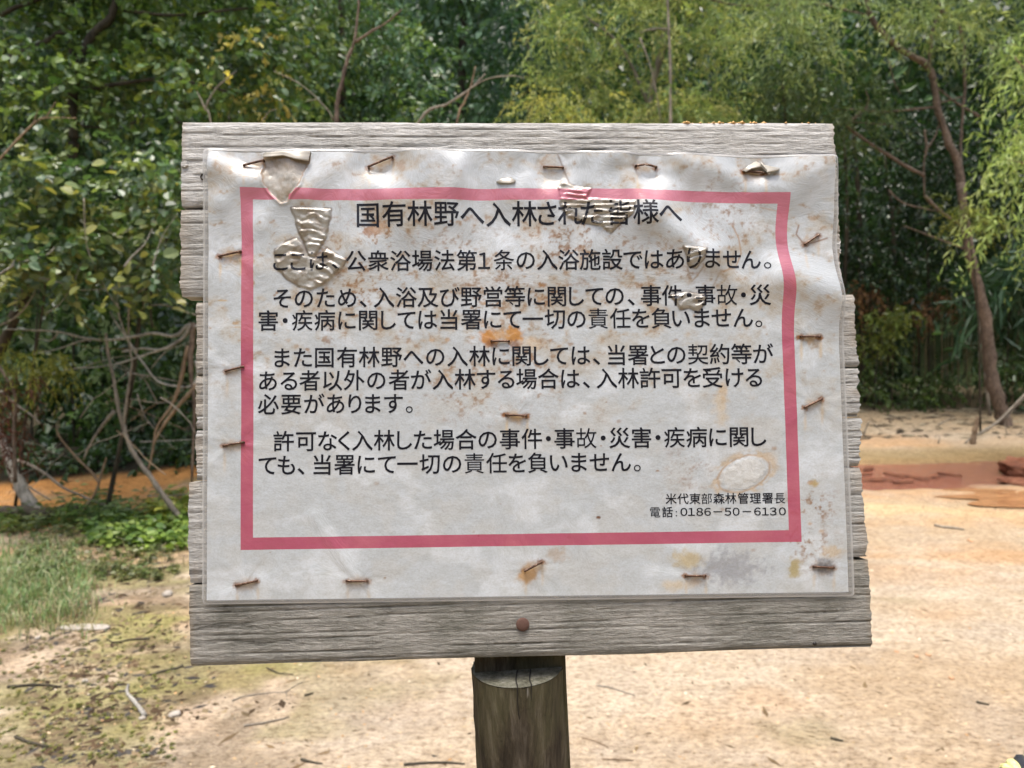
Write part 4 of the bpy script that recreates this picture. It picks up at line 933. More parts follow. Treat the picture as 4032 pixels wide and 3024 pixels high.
# ================================================================== VEGETATION
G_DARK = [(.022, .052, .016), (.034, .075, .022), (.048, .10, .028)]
G_MID = [(.09, .165, .05), (.12, .20, .06), (.16, .23, .065), (.07, .13, .05)]
G_YEL = [(.14, .17, .03), (.19, .20, .035), (.10, .14, .03), (.24, .20, .04)]
G_BLUE = [(.08, .16, .085), (.12, .21, .12)]
G_WIL = [(.12, .17, .06), (.16, .21, .075), (.10, .145, .055), (.20, .24, .09)]
def leaf_clumps(px0, px1, py0, py1, Y0, Y1, n, r, keep=None):
    out = []
    for k in range(n):
        a = px0 + (px1 - px0) * RNG.random(); b = py0 + (py1 - py0) * RNG.random()
        if keep and not keep(a, b): continue
        p = at(a, b, Y0 + (Y1 - Y0) * RNG.random()); s = r * (.6 + .8 * RNG.random())
        out.append((tuple(p), (s, s, s * .7)))
    return out
def limb(t, pts, r0, r1, Y, sides=6, wob=.25):
    P = []
    for q in pts:
        yy = Y + (q[2] if len(q) > 2 else 0); P.append(np.array(at(q[0], q[1], yy)))
    t.tube(P, r0, r1, sides, 6, wob); return P
def plant(name, label, cat, base, group=None): return empty(name, tuple(base), label, cat, group)

# -- 1 the dark broadleaf tree at the upper left
Y = 5.6; tr1 = plant('broadleaf_tree', 'dark stemmed broadleaf tree spreading over the upper left above the round leaved shrub', 'tree', (at(250, 1950, Y).x, Y, .05)); b1 = tr1.location[:]
t = TB()
limb(t, [(-250, 1960), (-60, 1500), (215, 900), (282, 620), (285, 480), (290, 350), (315, 230), (370, 130), (440, 60), (480, -120), (560, -500)], .045, .022, Y, 8); 
limb(t, [(285, 480), (293, 215 + 140), (280, 150), (255, 125), (150, 180), (0, 245), (-200, 330)], .026, .016, Y); t.build('trunk', BARK_DARK, tr1, b1)
for pts, r in (([(290, 360), (420, 338), (560, 318), (680, 310), (860, 352), (1010, 380)], .016), ([(0, 60), (60, 30), (120, 10), (300, -60)], .02), ([(480, 40), (680, 60), (900, 40), (1100, 20)], .012), ([(700, 480), (840, 505), (940, 520)], .01), ([(285, 480), (360, 500), (520, 485), (600, 430)], .01)):
    t = TB(); limb(t, pts, r, r * .5, Y); t.build('limb', BARK_DARK, tr1, b1)
cl = leaf_clumps(-250, 1150, -900, 480, Y - .3, Y + 1.6, 120, .34, lambda a, b: b < 470 - max(0, a - 700) * .25)
crown(cl, 200, .062, .045, G_MID + G_MID + G_DARK[1:] + [(.20, .26, .05), (.13, .20, .09)], tr1, rnd=True, twig=.3, base=b1, droop=.35, up=.9)
cl = leaf_clumps(900, 1110, 180, 460, Y - .2, Y + .4, 8, .13)
crown(cl, 36, .045, .03, [(.60, .52, .14), (.56, .50, .16), (.34, .36, .10)], tr1, rnd=True, twig=.2, base=b1, name='yellow_leaves')
# -- 2 the round leaved shrub at the left
Y = 4.4; sh = plant('round_leaved_shrub', 'yellow green round leaved shrub left of the board, large leaves turning yellow', 'shrub', (at(250, 2000, Y + .5).x, Y + .5, .08)); b2 = sh.location[:]
for pts, r in (([(60, 2000), (120, 1500), (180, 1100), (150, 760), (330, 640)], .010), ([(-100, 1990), (-60, 1400), (0, 900)], .012), ([(420, 2020), (520, 1500), (560, 1200), (640, 980), (700, 800)], .016), ([(0, 800), (130, 735), (300, 700), (420, 760)], .014)):
    t = TB(); limb(t, pts, r, r * .4, Y + .5); t.build('stem', BARK_DARK, sh, b2)
cl = leaf_clumps(-150, 720, 600, 1150, Y, Y + .9, 38, .19, lambda a, b: b > 590 + abs(a - 250) * .12 and b < 1180 - .25 * a + (a > 450) * 260)
crown(cl, 150, .052, .045, [(.085, .15, .05), (.14, .19, .06), (.08, .14, .06), (.055, .11, .04), (.20, .22, .07), (.11, .16, .10)], sh, rnd=True, twig=.22, base=b2, droop=.4, up=1.1)
# its largest leaves, one by one
P0 = np.zeros((1, 3)); lv, lf = round_leaf_arrays(P0, np.array([[1., 0, 0]]), np.array([[0, 0, 1.]]), np.array([.072]), np.array([.062]))
proto = []
for k, c0 in enumerate([(.16, .22, .07), (.25, .28, .08), (.12, .18, .09), (.33, .32, .10), (.16, .21, .12)]):
    o = mesh_obj('leaf', lv, lf, LEAF, sh, smooth=False, cols=np.tile(np.array(c0), (8, 1))); proto.append(o)
nlf = 0
for k in range(150):
    a = -40 + 780 * RNG.random(); b = 590 + 640 * RNG.random()
    if b < 600 + abs(a - 250) * .12: continue
    o = proto[k] if k < 5 else proto[k % 5].copy()
    if k >= 5: C.objects.link(o); o.parent = sh
    o.location = at(a, b, Y - .12 + .3 * RNG.random()) - Vector(b2); s = .7 + .6 * RNG.random(); o.scale = (s, s, s)
    o.rotation_euler = (random.uniform(-1.0, .5), random.uniform(-.7, .7), random.uniform(0, 6.28))
# -- 3 dark understorey at the left below the shrub
Y = 7.4; un = plant('understorey_bush', 'dark green thicket in deep shade behind the bleached branches at the left', 'bush', (at(300, 1900, Y).x, Y, .05)); b3 = un.location[:]
t = TB()
for k in range(9): a = 30 + 90 * k; limb(t, [(a, 1890), (a + 20 * random.uniform(-1, 1), 1500), (a + 60 * random.uniform(-1, 1), 1100)], .014, .006, Y + random.random())
t.build('stems', BARK_DARK, un, b3).__setitem__('kind', 'stuff')
cl = leaf_clumps(-200, 900, 1050, 1780, Y, Y + 1.4, 60, .42)
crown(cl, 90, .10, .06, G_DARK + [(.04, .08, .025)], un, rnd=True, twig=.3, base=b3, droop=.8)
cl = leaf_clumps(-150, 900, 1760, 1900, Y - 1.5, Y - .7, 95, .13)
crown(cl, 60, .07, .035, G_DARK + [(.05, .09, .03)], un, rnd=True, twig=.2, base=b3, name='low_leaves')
cl = leaf_clumps(430, 790, 1380, 1830, Y - .8, Y - .2, 14, .2)
crown(cl, 80, .09, .035, [(.06, .12, .035), (.09, .16, .04), (.05, .09, .03)], un, twig=.25, base=b3, name='leaf_sprays')

# -- 4 centre: dark tree wall, then willows
def bg_tree(name, label, px0, px1, py0, py1, Ya, Yb, nc, r, per, L, W, cols, mat, trunk, tw=.4, rnd=False, cat='tree', droop=.6, bm_=BARK_DARK, group=None, keep=None, lpt=10):
    c0 = at((px0 + px1) / 2, 1600, (Ya + Yb) / 2); root_ = plant(name, label, cat, (c0.x, (Ya + Yb) / 2, -.05), group); b = root_.location[:]
    t = TB(); first = True
    for pts, r0, r1 in trunk: limb(t, pts, r0, r1, (Ya + Yb) / 2, 7)
    t.build('trunk', bm_, root_, b)
    crown(leaf_clumps(px0, px1, py0, py1, Ya, Yb, nc, r, keep), per, L, W, cols, root_, mat=mat, twig=tw, rnd=rnd, base=b, droop=droop, leaves_per_twig=lpt)
    return root_, b
bg_tree('broadleaf_tree', 'dark blue green tree filling the gap above the middle of the board', 1350, 2250, -1500, 900, 11.5, 13.5, 90, .75, 170, .13, .075, G_BLUE + G_BLUE + G_MID[3:] + [(.06, .12, .045)], LEAF, [([(1800, 1650), (1790, 900), (1820, 300), (1800, -600)], .14, .05)], .5, True)
bg_tree('broadleaf_tree', 'bushy mid green tree behind the bare stems left of centre', 1050, 1700, -200, 900, 8.8, 10, 50, .42, 190, .10, .045, G_MID + G_BLUE + [(.10, .15, .035)], LEAF, [([(1300, 1750), (1320, 900), (1350, 300), (1340, -100)], .09, .03)], .4, False,
        keep=lambda a, b: b > 60 + abs(a - 1350) * .5 or a < 1500)
bg_tree('dark_conifer', 'dark blue green feathery tree in the shade left of the yellow willow', 1930, 2260, 60, 700, 10.2, 11, 16, .42, 230, .10, .018, [(.018, .055, .028), (.028, .075, .038)], LEAF, [([(2100, 1680), (2090, 800), (2080, 150)], .08, .02)], .4, droop=1.1)
YW = [(.32, .39, .14), (.38, .43, .16), (.25, .33, .13), (.42, .42, .17), (.19, .27, .11)]
bg_tree('willow_tree', 'yellow green willow over the right half of the board', 2080, 3000, -900, 620, 9.0, 10.6, 100, .30, 340, .085, .022, YW, LEAF_WILLOW, [([(2600, 1700), (2590, 1000), (2560, 420), (2620, 100), (2600, -400)], .07, .03), ([(2560, 420), (2440, 180), (2300, 60)], .03, .012), ([(2640, 60), (2630, 110), (2500, 122)], .02, .012)], .34, bm_=BARK_GREY,
        keep=lambda a, b: not (2380 < a < 2540 and 180 < b < 330) and not (a > 2750 and b < 60) and b < 640)
bg_tree('willow_bush', 'low yellow willow growth just above the top plank', 1960, 2420, 380, 760, 8.2, 8.8, 16, .2, 190, .07, .02, [(.36, .38, .11), (.42, .40, .12), (.26, .31, .10)], LEAF_WILLOW, [([(2150, 1750), (2160, 1000), (2180, 500)], .025, .01)], .3, cat='bush')
# the big grey green willow with the red brown trunk
wr, wb = bg_tree('willow_tree', 'grey green willow with leaning red brown trunk at the right', 2880, 4200, -700, 420, 8.3, 9.8, 62, .31, 320, .095, .018, [(.25, .33, .14), (.31, .38, .17), (.20, .27, .12), (.34, .39, .16)], LEAF_WILLOW,
        [([(3985, 1745), (3950, 1640), (3905, 1480), (3880, 1250), (3820, 1000), (3780, 720)], .092, .052), ([(3790, 760), (3770, 640), (3735, 560), (3690, 420), (3660, 270), (3540, 190), (3430, 70), (3415, -60), (3420, -400)], .050, .026)], .36, bm_=BARK_RED,
        keep=lambda a, b: b < 250 + 220 * (a < 3350) and not (3380 < a < 3900 and b > 180 and RNG.random() < .7))
Y = 9.05
for pts, r in (([(3660, 270), (3668, 130), (3700, 40), (3680, -100)], .022), ([(3700, 40), (3760, 90), (3790, 150), (3800, 330), (3795, 400), (3783, 560), (3778, 640)], .025), ([(3690, 420), (3600, 430), (3470, 440), (3370, 432), (3270, 430)], .014), ([(3690, 405), (3740, 395), (3790, 380)], .014),
               ([(3860, 460), (3760, 400), (3690, 345)], .016), ([(3640, 510), (3648, 590), (3638, 640), (3640, 770)], .016), ([(3640, 690), (3560, 650), (3420, 560), (3340, 500), (3345, 480), (3410, 425), (3415, 400)], .022), ([(3640, 600), (3680, 540), (3697, 490)], .012), ([(3640, 770), (3700, 830), (3780, 885), (3800, 910)], .024),
               ([(3800, 980), (3720, 950), (3640, 920), (3560, 890)], .012), ([(3500, 750), (3560, 800), (3680, 830)], .012), ([(3345, 480), (3480, 490), (3500, 492)], .008), ([(3410, 360), (3420, 400), (3395, 450), (3345, 482)], .010), ([(3500, 240), (3520, 320), (3545, 370)], .010), ([(3210, 10), (3330, 40), (3430, 60)], .014), ([(2700, -40), (2900, 20), (3200, 10)], .012)):
    t = TB(); limb(t, pts, r, r * .55, Y, 6); t.build('limb', BARK_RED, wr, wb)
bg_tree('willow_tree', 'dim olive willow spray across the middle right behind the trunk', 2900, 3420, 250, 620, 8.7, 9.3, 18, .26, 200, .09, .018, [(.075, .11, .045), (.10, .14, .055)], LEAF_WILLOW, [([(3100, 1700), (3120, 900), (3080, 300)], .035, .015)], .32)
# light willow close at the right edge
bg_tree('willow_tree', 'bright pale green willow reaching in from the right edge', 3850, 4650, 150, 960, 6.0, 7.0, 44, .26, 230, .085, .017, [(.30, .40, .13), (.36, .46, .17), (.22, .31, .10), (.42, .50, .21)], LEAF_WILLOW, [([(4500, 2000), (4450, 1200), (4300, 600), (4250, 200)], .06, .025), ([(4420, 1000), (4150, 700), (3950, 620)], .02, .006), ([(4300, 600), (4100, 350), (3990, 220)], .018, .006)], .32,
        droop=1.0, bm_=BARK_TAN, keep=lambda a, b: a > 3900 - 0.0 * b + abs(b - 620) * .42)
bg_tree('willow_bush', 'thin yellowing willow growth low beside the right hand trunk', 3700, 3900, 740, 900, 7.6, 8.0, 6, .13, 110, .06, .016, [(.18, .2, .05), (.12, .15, .04)], LEAF_WILLOW, [([(3860, 1700), (3850, 1200), (3800, 830)], .012, .005)], .22, cat='bush')
# understorey at the right
bg_tree('understorey_bush', 'deep green shaded bush right of the upper planks', 3250, 4000, 420, 1100, 10.2, 11.8, 60, .42, 150, .10, .045, [(.010, .026, .010), (.016, .04, .014), (.025, .06, .02)], LEAF, [([(3500, 1640), (3520, 1000), (3480, 600)], .05, .02), ([(3395, 1640), (3390, 1000), (3360, 500)], .05, .03)], .4, cat='bush')  # the shade beneath the canopy is put into these near-black leaf colours
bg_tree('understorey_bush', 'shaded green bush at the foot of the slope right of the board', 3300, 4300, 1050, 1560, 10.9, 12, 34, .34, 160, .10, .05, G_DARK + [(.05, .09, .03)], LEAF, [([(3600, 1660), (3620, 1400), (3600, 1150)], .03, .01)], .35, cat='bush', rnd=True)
bg_tree('leafy_bush', 'small yellow green bush beside the right plank ends', 3380, 3560, 1230, 1380, 10.0, 10.4, 9, .12, 90, .07, .03, [(.17, .21, .04), (.13, .18, .035)], LEAF, [([(3440, 1650), (3450, 1450), (3470, 1280)], .012, .005)], .2, cat='bush')
bg_tree('leafy_bush', 'low leafy green growth along the far shore at right', 3330, 3720, 1430, 1600, 9.9, 10.5, 16, .16, 110, .075, .03, [(.075, .125, .03), (.10, .16, .04), (.05, .09, .025)], LEAF, [([(3500, 1660), (3510, 1560), (3500, 1480)], .012, .005)], .24, cat='bush')
bg_tree('withered_bush', 'withered brown bush hanging at the right plank ends', 3330, 3460, 1110, 1220, 10.3, 10.8, 4, .12, 70, .09, .035, [(.17, .10, .05), (.22, .13, .06), (.10, .065, .04)], LEAF_DRY, [([(3360, 1650), (3370, 1300), (3390, 1120)], .012, .005)], .22, cat='bush', droop=1.6)
bg_tree('withered_bush', 'withered brown leafed bush against the dark wood left of the trunk', 3610, 3770, 1060, 1240, 10.3, 10.8, 5, .12, 50, .09, .035, [(.13, .075, .04), (.16, .10, .05)], LEAF_DRY, [([(3680, 1650), (3670, 1300), (3690, 1100)], .012, .005)], .22, cat='bush', droop=1.2)
bg_tree('bamboo_grass', 'blue green strap leaved bamboo grass right of the leaning trunk', 3850, 4200, 980, 1250, 9.6, 10.2, 18, .22, 60, .32, .035, [(.06, .13, .07), (.08, .16, .08), (.045, .10, .05)], LEAF, [([(3960, 1660), (3970, 1300), (3980, 1080)], .012, .005)], .25, cat='bush', droop=1.5, lpt=5)
bg_tree('leafy_bush', 'mid green bush under the bamboo grass at the right edge', 3920, 4300, 1250, 1600, 9.7, 10.4, 20, .22, 120, .08, .035, [(.05, .10, .035), (.07, .13, .045)], LEAF, [([(4060, 1680), (4070, 1500), (4060, 1350)], .015, .006)], .26, cat='bush', rnd=True)
# behind-the-board fill, left of centre
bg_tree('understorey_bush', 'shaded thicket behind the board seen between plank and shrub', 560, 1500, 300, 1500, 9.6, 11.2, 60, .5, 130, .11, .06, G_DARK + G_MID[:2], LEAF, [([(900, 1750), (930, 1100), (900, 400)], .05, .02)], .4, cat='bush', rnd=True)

# -- reeds and dry stalks along the far shore
t = TB()
for k in range(75):
    a = 3330 + 750 * RNG.random(); b = 1560 + 70 * RNG.random(); hgt = 250 + 300 * RNG.random(); yy = 10.4 + .8 * RNG.random(); dx = 60 * (RNG.random() - .5)
    limb(t, [(a, b), (a + dx * .3, b - hgt * .6), (a + dx, b - hgt)], .0045, .002, yy, 3, 0)
o = t.build('dry_stalks', BARK_TAN); tag(o, 'dry upright stalks in the shade behind the far shore', 'reeds', kind='stuff')
# -- forest mass on the hillside
rg = np.random.default_rng(5)
def mass(name, az0, az1, n_, L, W, cols, label, h1, r0=16., r1=30., z0=0.):
    az = R(az0) + R(az1 - az0) * rg.random(n_); q = rg.random(n_); rd = r0 + (r1 - r0) * q + 1.5 * (fbm(az * 25, q * 6, 3, 80) - .5)
    z = z0 + (.3 + (rd - 15.5) * .72) + h1 * rg.random(n_) * (.5 + fbm(az * 18, q * 5, 3, 81))
    P = np.stack([rd * np.sin(az), rd * np.cos(az), z], 1); tocam = unit(-P * np.array([1, 1, 0]))
    D = unit(rg.normal(size=(n_, 3)) + np.array([0, 0, -.5])); N = unit(tocam + np.array([0, 0, .7]) + rg.normal(size=(n_, 3)) * .6)
    V, Fq = leaf_arrays(P, D, N, L * (.5 + rg.random(n_)), W * (.5 + rg.random(n_)))
    blob = fbm(az * 30, z * .8, 3, 82)[:, None]; cl_ = np.array(cols)[rg.integers(0, len(cols), n_)] * (.45 + 1.1 * blob)
    o = mesh_obj(name, V, Fq, LEAF, None, smooth=False, cols=np.repeat(cl_, 4, 0)); tag(o, label, 'forest', kind='stuff')
mass('forest', -44, 44, 90000, .26, .15, G_DARK + [(.05, .10, .04), (.07, .13, .045)], 'dark forest covering the slope behind the clearing', 6.5)  # mostly dark greens: shade under the trees is painted into the leaf colour
mass('forest', 60, 300, 22000, .9, .6, G_DARK + [(.04, .08, .03)], 'forest closing the clearing behind the viewer', 4.5, 15.5, 26.)
mass('forest', 44, 60, 3000, .6, .4, G_DARK, 'forest at the right end of the clearing', 6); mass('forest', 300, 316, 3000, .6, .4, G_DARK, 'forest at the left end of the clearing', 6)

# -- bare stems behind the board
def bare(name, label, Y, main, mat, cat='branch', r=.012, group=None, gbase=None):
    P0 = at(main[0][0][0][0], main[0][0][0][1], Y); bs = plant(name, label, cat, tuple(P0), group)
    for k, (pts, rr_) in enumerate(main):
        t = TB(); limb(t, pts, rr_ * .78, rr_ * .3, Y, 6, .35); t.build('stem' if k == 0 else 'side_twig', mat, bs, tuple(P0))
    return bs
Z = lambda px_, Y_: 1512 + 2912 * math.tan(R(-PITCH) + math.atan(CAMZ / Y_))     # photo row where the ground lies at that distance
bare('bare_sapling', 'reddish bare sapling rising left of centre behind the board', 3.4, [([(1300, Z(0, 3.4)), (1310, 900), (1325, 450), (1345, 330), (1370, 230), (1395, 160), (1412, 20), (1425, -200)], .014), ([(1398, 165), (1460, 125), (1520, 90), (1585, 35)], .008), ([(1372, 222), (1358, 218)], .005)], BARK_RED, 'sapling')
bare('bare_branch', 'pale dead branch slanting up behind the middle of the board', 3.2, [([(1300, Z(0, 3.2)), (1450, 900), (1650, 480), (1760, 410), (1850, 350), (1910, 292)], .010), ([(1860, 345), (1900, 318), (1960, 302), (2020, 298), (2055, 305)], .004)], BARK_GREY, 'branch')
bare('bare_branch', 'short upright bare shoot crossing the slanting dead branch', 3.6, [([(1720, Z(0, 3.6)), (1760, 900), (1800, 485), (1830, 400), (1855, 335), (1872, 262)], .010)], BARK_TAN, 'branch')
bare('bare_branch', 'thin curved pale twig arching left of the reddish sapling', 3.6, [([(1320, Z(0, 3.6)), (1330, 600), (1310, 470), (1260, 400), (1180, 330), (1080, 280)], .006), ([(1248, 390), (1200, 400)], .003), ([(1030, 480), (1060, 440), (1090, 430)], .003)], BARK_GREY, 'branch')
bare('bare_branch', 'thin forked pale twig above the top left corner of the board', 3.4, [([(900, Z(0, 3.4)), (870, 900), (828, 475), (808, 430), (850, 350), (930, 280)], .007), ([(808, 430), (790, 390), (775, 360)], .005)], BARK_GREY, 'branch')
bare('thin_tree', 'slim pale trunk standing in the yellow willow at the top', 8.7, [([(2650, Z(0, 8.7)), (2640, 900), (2640, 300), (2632, 100), (2622, -200)], .03), ([(2632, 112), (2560, 115), (2520, 130)], .012), ([(2520, 150), (2560, 260), (2590, 400), (2600, 480)], .012)], BARK_GREY, 'tree')
bare('thin_tree', 'dark slim trunk in the shade right of the upper planks', 10.6, [([(3330, Z(0, 10.6)), (3325, 1200), (3335, 800), (3320, 500)], .05)], BARK_DARK, 'tree')
bare('thin_tree', 'second dark slim trunk further right in the shade', 10.8, [([(3660, Z(0, 10.8)), (3655, 1100), (3640, 900)], .03)], BARK_DARK, 'tree')
bare('thin_tree', 'grey slim trunk parallel to the leaning red brown one', 9.6, [([(3900, Z(0, 9.6)), (3850, 1200), (3800, 900), (3785, 600), (3790, 400)], .03)], BARK_GREY, 'tree')
# -- bleached dead shrub at the left
Y = 4.7
ds = plant('dead_shrub', 'bleached dead shrub with long curved bare branches left of the board', 'shrub', (at(700, 2040, Y).x, Y, .1)); bd = ds.location[:]
main = [([(705, 2035), (672, 1990), (600, 1890), (530, 1790), (492, 1700), (465, 1600), (445, 1480), (425, 1390), (416, 1310)], .020, BARK_GREY),
 ([(485, 1690), (500, 1560), (520, 1430), (512, 1380), (505, 1250), (520, 1150)], .010, BARK_GREY),
 ([(800, 1300), (745, 1280), (690, 1322), (600, 1312), (500, 1330), (420, 1338), (330, 1330), (240, 1308), (140, 1300), (-40, 1295)], .014, BARK_PALE),
 ([(750, 1278), (720, 1330), (640, 1375), (560, 1372), (480, 1385)], .014, BARK_PALE),
 ([(640, 1375), (560, 1400), (470, 1430), (380, 1445), (290, 1450)], .008, BARK_PALE),
 ([(420, 1338), (330, 1340), (240, 1370), (130, 1395)], .007, BARK_PALE),
 ([(230, 1310), (200, 1340), (150, 1335)], .006, BARK_PALE),
 ([(770, 1420), (778, 1480), (750, 1520), (690, 1520), (620, 1500), (565, 1430), (520, 1370), (480, 1280), (462, 1200), (470, 1120), (485, 1050), (520, 1005)], .009, BARK_PALE),
 ([(540, 1390), (470, 1290), (430, 1225)], .007, BARK_PALE), ([(470, 1215), (430, 1160), (400, 1105)], .005, BARK_PALE),
 ([(800, 1250), (720, 1225), (640, 1200), (560, 1210)], .006, BARK_GREY), ([(600, 1290), (590, 1180), (600, 1030), (605, 960)], .006, BARK_DARK),
 ([(740, 1360), (710, 1500), (680, 1590), (620, 1680), (600, 1780), (585, 1850)], .014, BARK_TAN), ([(780, 1510), (700, 1600), (640, 1680), (600, 1760)], .016, BARK_TAN),
 ([(450, 1620), (400, 1680), (350, 1760), (330, 1810)], .012, BARK_GREY), ([(760, 1270), (750, 1450), (765, 1600), (755, 1900)], .018, BARK_RED),
 ([(540, 1550), (570, 1640), (620, 1700), (690, 1770)], .004, BARK_GREY), ([(550, 1740), (650, 1736), (780, 1730)], .004, BARK_PALE), ([(520, 1470), (640, 1490), (740, 1510)], .005, BARK_GREY)]
rt = random.Random(4)
for k in range(22):                  # the tangle of thin dead twigs
    a, b = rt.uniform(0, 760), rt.uniform(1150, 1980); an = rt.uniform(-.6, 3.6); pts = [(a, b, rt.uniform(-.5, .6))]
    for q in range(4): an += rt.uniform(-.4, .4); L_ = rt.uniform(40, 120); pts.append((pts[-1][0] + L_ * math.cos(an), pts[-1][1] - L_ * math.sin(an) * .8, pts[-1][2]))
    main.append((pts, rt.uniform(.002, .0045), rt.choice((BARK_PALE, BARK_GREY, BARK_TAN, BARK_GREY))))
for k, (pts, r, m_) in enumerate(main):
    t = TB(); limb(t, pts, r, r * .4, Y, 6, .3); t.build('branch', m_, ds, bd)
bare('dead_branch', 'pale dead branch reaching in from the left edge at mid height', 4.2, [([(-60, 1110), (30, 1060), (70, 1035), (140, 1020), (190, 1000), (215, 975)], .009), ([(45, 1050), (70, 1000), (75, 985)], .005)], BARK_PALE)
bare('dead_branch', 'thin bare branch curving up at the left under the dead branch', 4.4, [([(-50, 1300), (60, 1250), (120, 1180), (160, 1095)], .008), ([(160, 1095), (230, 1110), (300, 1140), (400, 1138), (520, 1125)], .005)], BARK_GREY)
bare('dead_branch', 'forked tan branch with dry leaves at the left edge beside the top', 3.9, [([(-50, 680), (60, 560), (130, 490), (175, 465), (300, 465)], .008), ([(130, 490), (150, 430)], .004), ([(180, 465), (220, 400)], .004)], BARK_TAN)
bare('thin_branch', 'hair thin bare shoot hanging before the round leaved shrub', 4.1, [([(330, 780), (335, 900), (345, 980), (370, 1040)], .004)], BARK_GREY)
bare('thin_branch', 'thin bare shoot leaning over the shrub close to the plank edge', 4.1, [([(490, 1050), (520, 1010), (570, 960), (600, 900)], .006), ([(600, 1050), (640, 930), (700, 840)], .004)], BARK_PALE)
# stump and low dead wood
Y = 4.9
st_ = plant('dead_stump', 'bleached leaning dead stump at the far left edge', 'stump', (at(150, 2035, Y).x, Y, .05)); b = st_.location[:]
t = TB(); limb(t, [(-40, 1650), (20, 1760), (60, 1870), (105, 1960), (170, 2040)], .022, .05, Y, 9, .3); t.build('trunk', BARK_PALE, st_, b)
for pts, r in (([(50, 1810), (100, 1822), (170, 1860), (250, 1920), (340, 1960), (440, 2000)], .012), ([(0, 1540), (60, 1590), (130, 1640), (160, 1670)], .010), ([(120, 2060), (118, 1980), (90, 1900)], .010), ([(60, 1870), (120, 1920), (200, 1970)], .008)):
    t = TB(); limb(t, pts, r, r * .5, Y, 6, .3); t.build('branch', BARK_GREY, st_, b)
lg = plant('fallen_log', 'dark fallen log lying across the bank at the left edge', 'log', tuple(at(100, 2035, 4.8))); b = lg.location[:]
t = TB(); limb(t, [(-300, 2030), (-50, 2025), (120, 2022), (200, 2040)], .055, .045, 4.8, 10, .3); t.build('log', BARK_DARK, lg, b)
t = TB(); limb(t, [(150, 2015), (300, 2000), (420, 2015)], .03, .015, 5.1, 8, .3); t.build('branch', BARK_DARK, lg, b)
bare('dead_branch', 'broken tan stick leaning out of the orange bank at the left', 4.8, [([(330, 2010), (380, 1930), (410, 1830), (420, 1800)], .014), ([(390, 1900), (360, 1860), (300, 1800), (235, 1720), (222, 1685)], .013)], BARK_TAN)
# red withered conifer twig with fresh spray
rc = plant('withered_conifer', 'withered red brown conifer sapling at the left edge', 'sapling', (at(50, 1900, 4.3).x, 4.3, .1)); b = rc.location[:]
t = TB(); limb(t, [(60, 1900), (55, 1700), (60, 1560), (20, 1480), (-30, 1400)], .012, .005, 4.3, 6, .3); t.build('trunk', BARK_RED, rc, b)
crown(leaf_clumps(-60, 120, 1520, 1780, 4.2, 4.5, 9, .09), 120, .06, .007, [(.11, .045, .03), (.07, .03, .022)], rc, mat=LEAF_DRY, twig=.12, base=b, droop=1.)
crown(leaf_clumps(-20, 235, 1350, 1470, 4.2, 4.4, 10, .05), 70, .05, .006, [(.20, .21, .04), (.15, .17, .035)], rc, mat=LEAF_WILLOW, twig=.12, base=b, droop=1.4, name='green_spray')
# right shore: stick, leaning branches
sk = plant('broken_stick', 'pale broken stick standing upright on the far shore at right', 'stick', tuple(gp(3830, 1745))); b = sk.location[:]
Ys = b[1]; t = TB(); limb(t, [(3828, 1750), (3838, 1700), (3852, 1640)], .032, .022, Ys, 6, .4); t.build('stick', BARK_TAN, sk, b)
dz = plant('leaning_dead_branch', 'long grey dead branch leaning down to the shore from the right edge', 'branch', tuple(gp(3850, 1715))); b = dz.location[:]
for pts, r in (([(3850, 1712), (3930, 1660), (3990, 1600), (4060, 1530), (4200, 1400)], .018), ([(3960, 1650), (4000, 1600), (4080, 1530)], .010), ([(3965, 1775), (3965, 1720), (3958, 1660), (3985, 1600)], .007), ([(3965, 1755), (4010, 1710), (4080, 1640)], .007)):
    t = TB(); limb(t, pts, r, r * .6, b[1], 6, .3); t.build('branch', BARK_GREY, dz, b)
for k, (pts, lb) in enumerate([([(3400, 1715), (3425, 1660), (3470, 1700)], 'bent twig standing on the far shore beside the board'), ([(3640, 1720), (3655, 1745), (3680, 1720), (3700, 1710)], 'v shaped twig on the far shore in the middle'), ([(3695, 1745), (3702, 1715)], 'short upright twig on the shore next to the v shaped one'), ([(3800, 1745), (3830, 1720), (3870, 1700)], 'low twig at the foot of the broken stick'), ([(3660, 1690), (3720, 1660), (3760, 1640)], 'slanting twig at the wood edge behind the shore')]):
    p0 = gp(*pts[0]) if pts[0][1] > 1640 else at(*pts[0], 9.); bare('shore_twig', lb, p0.y, [(pts, .012)], BARK_GREY, 'twig')
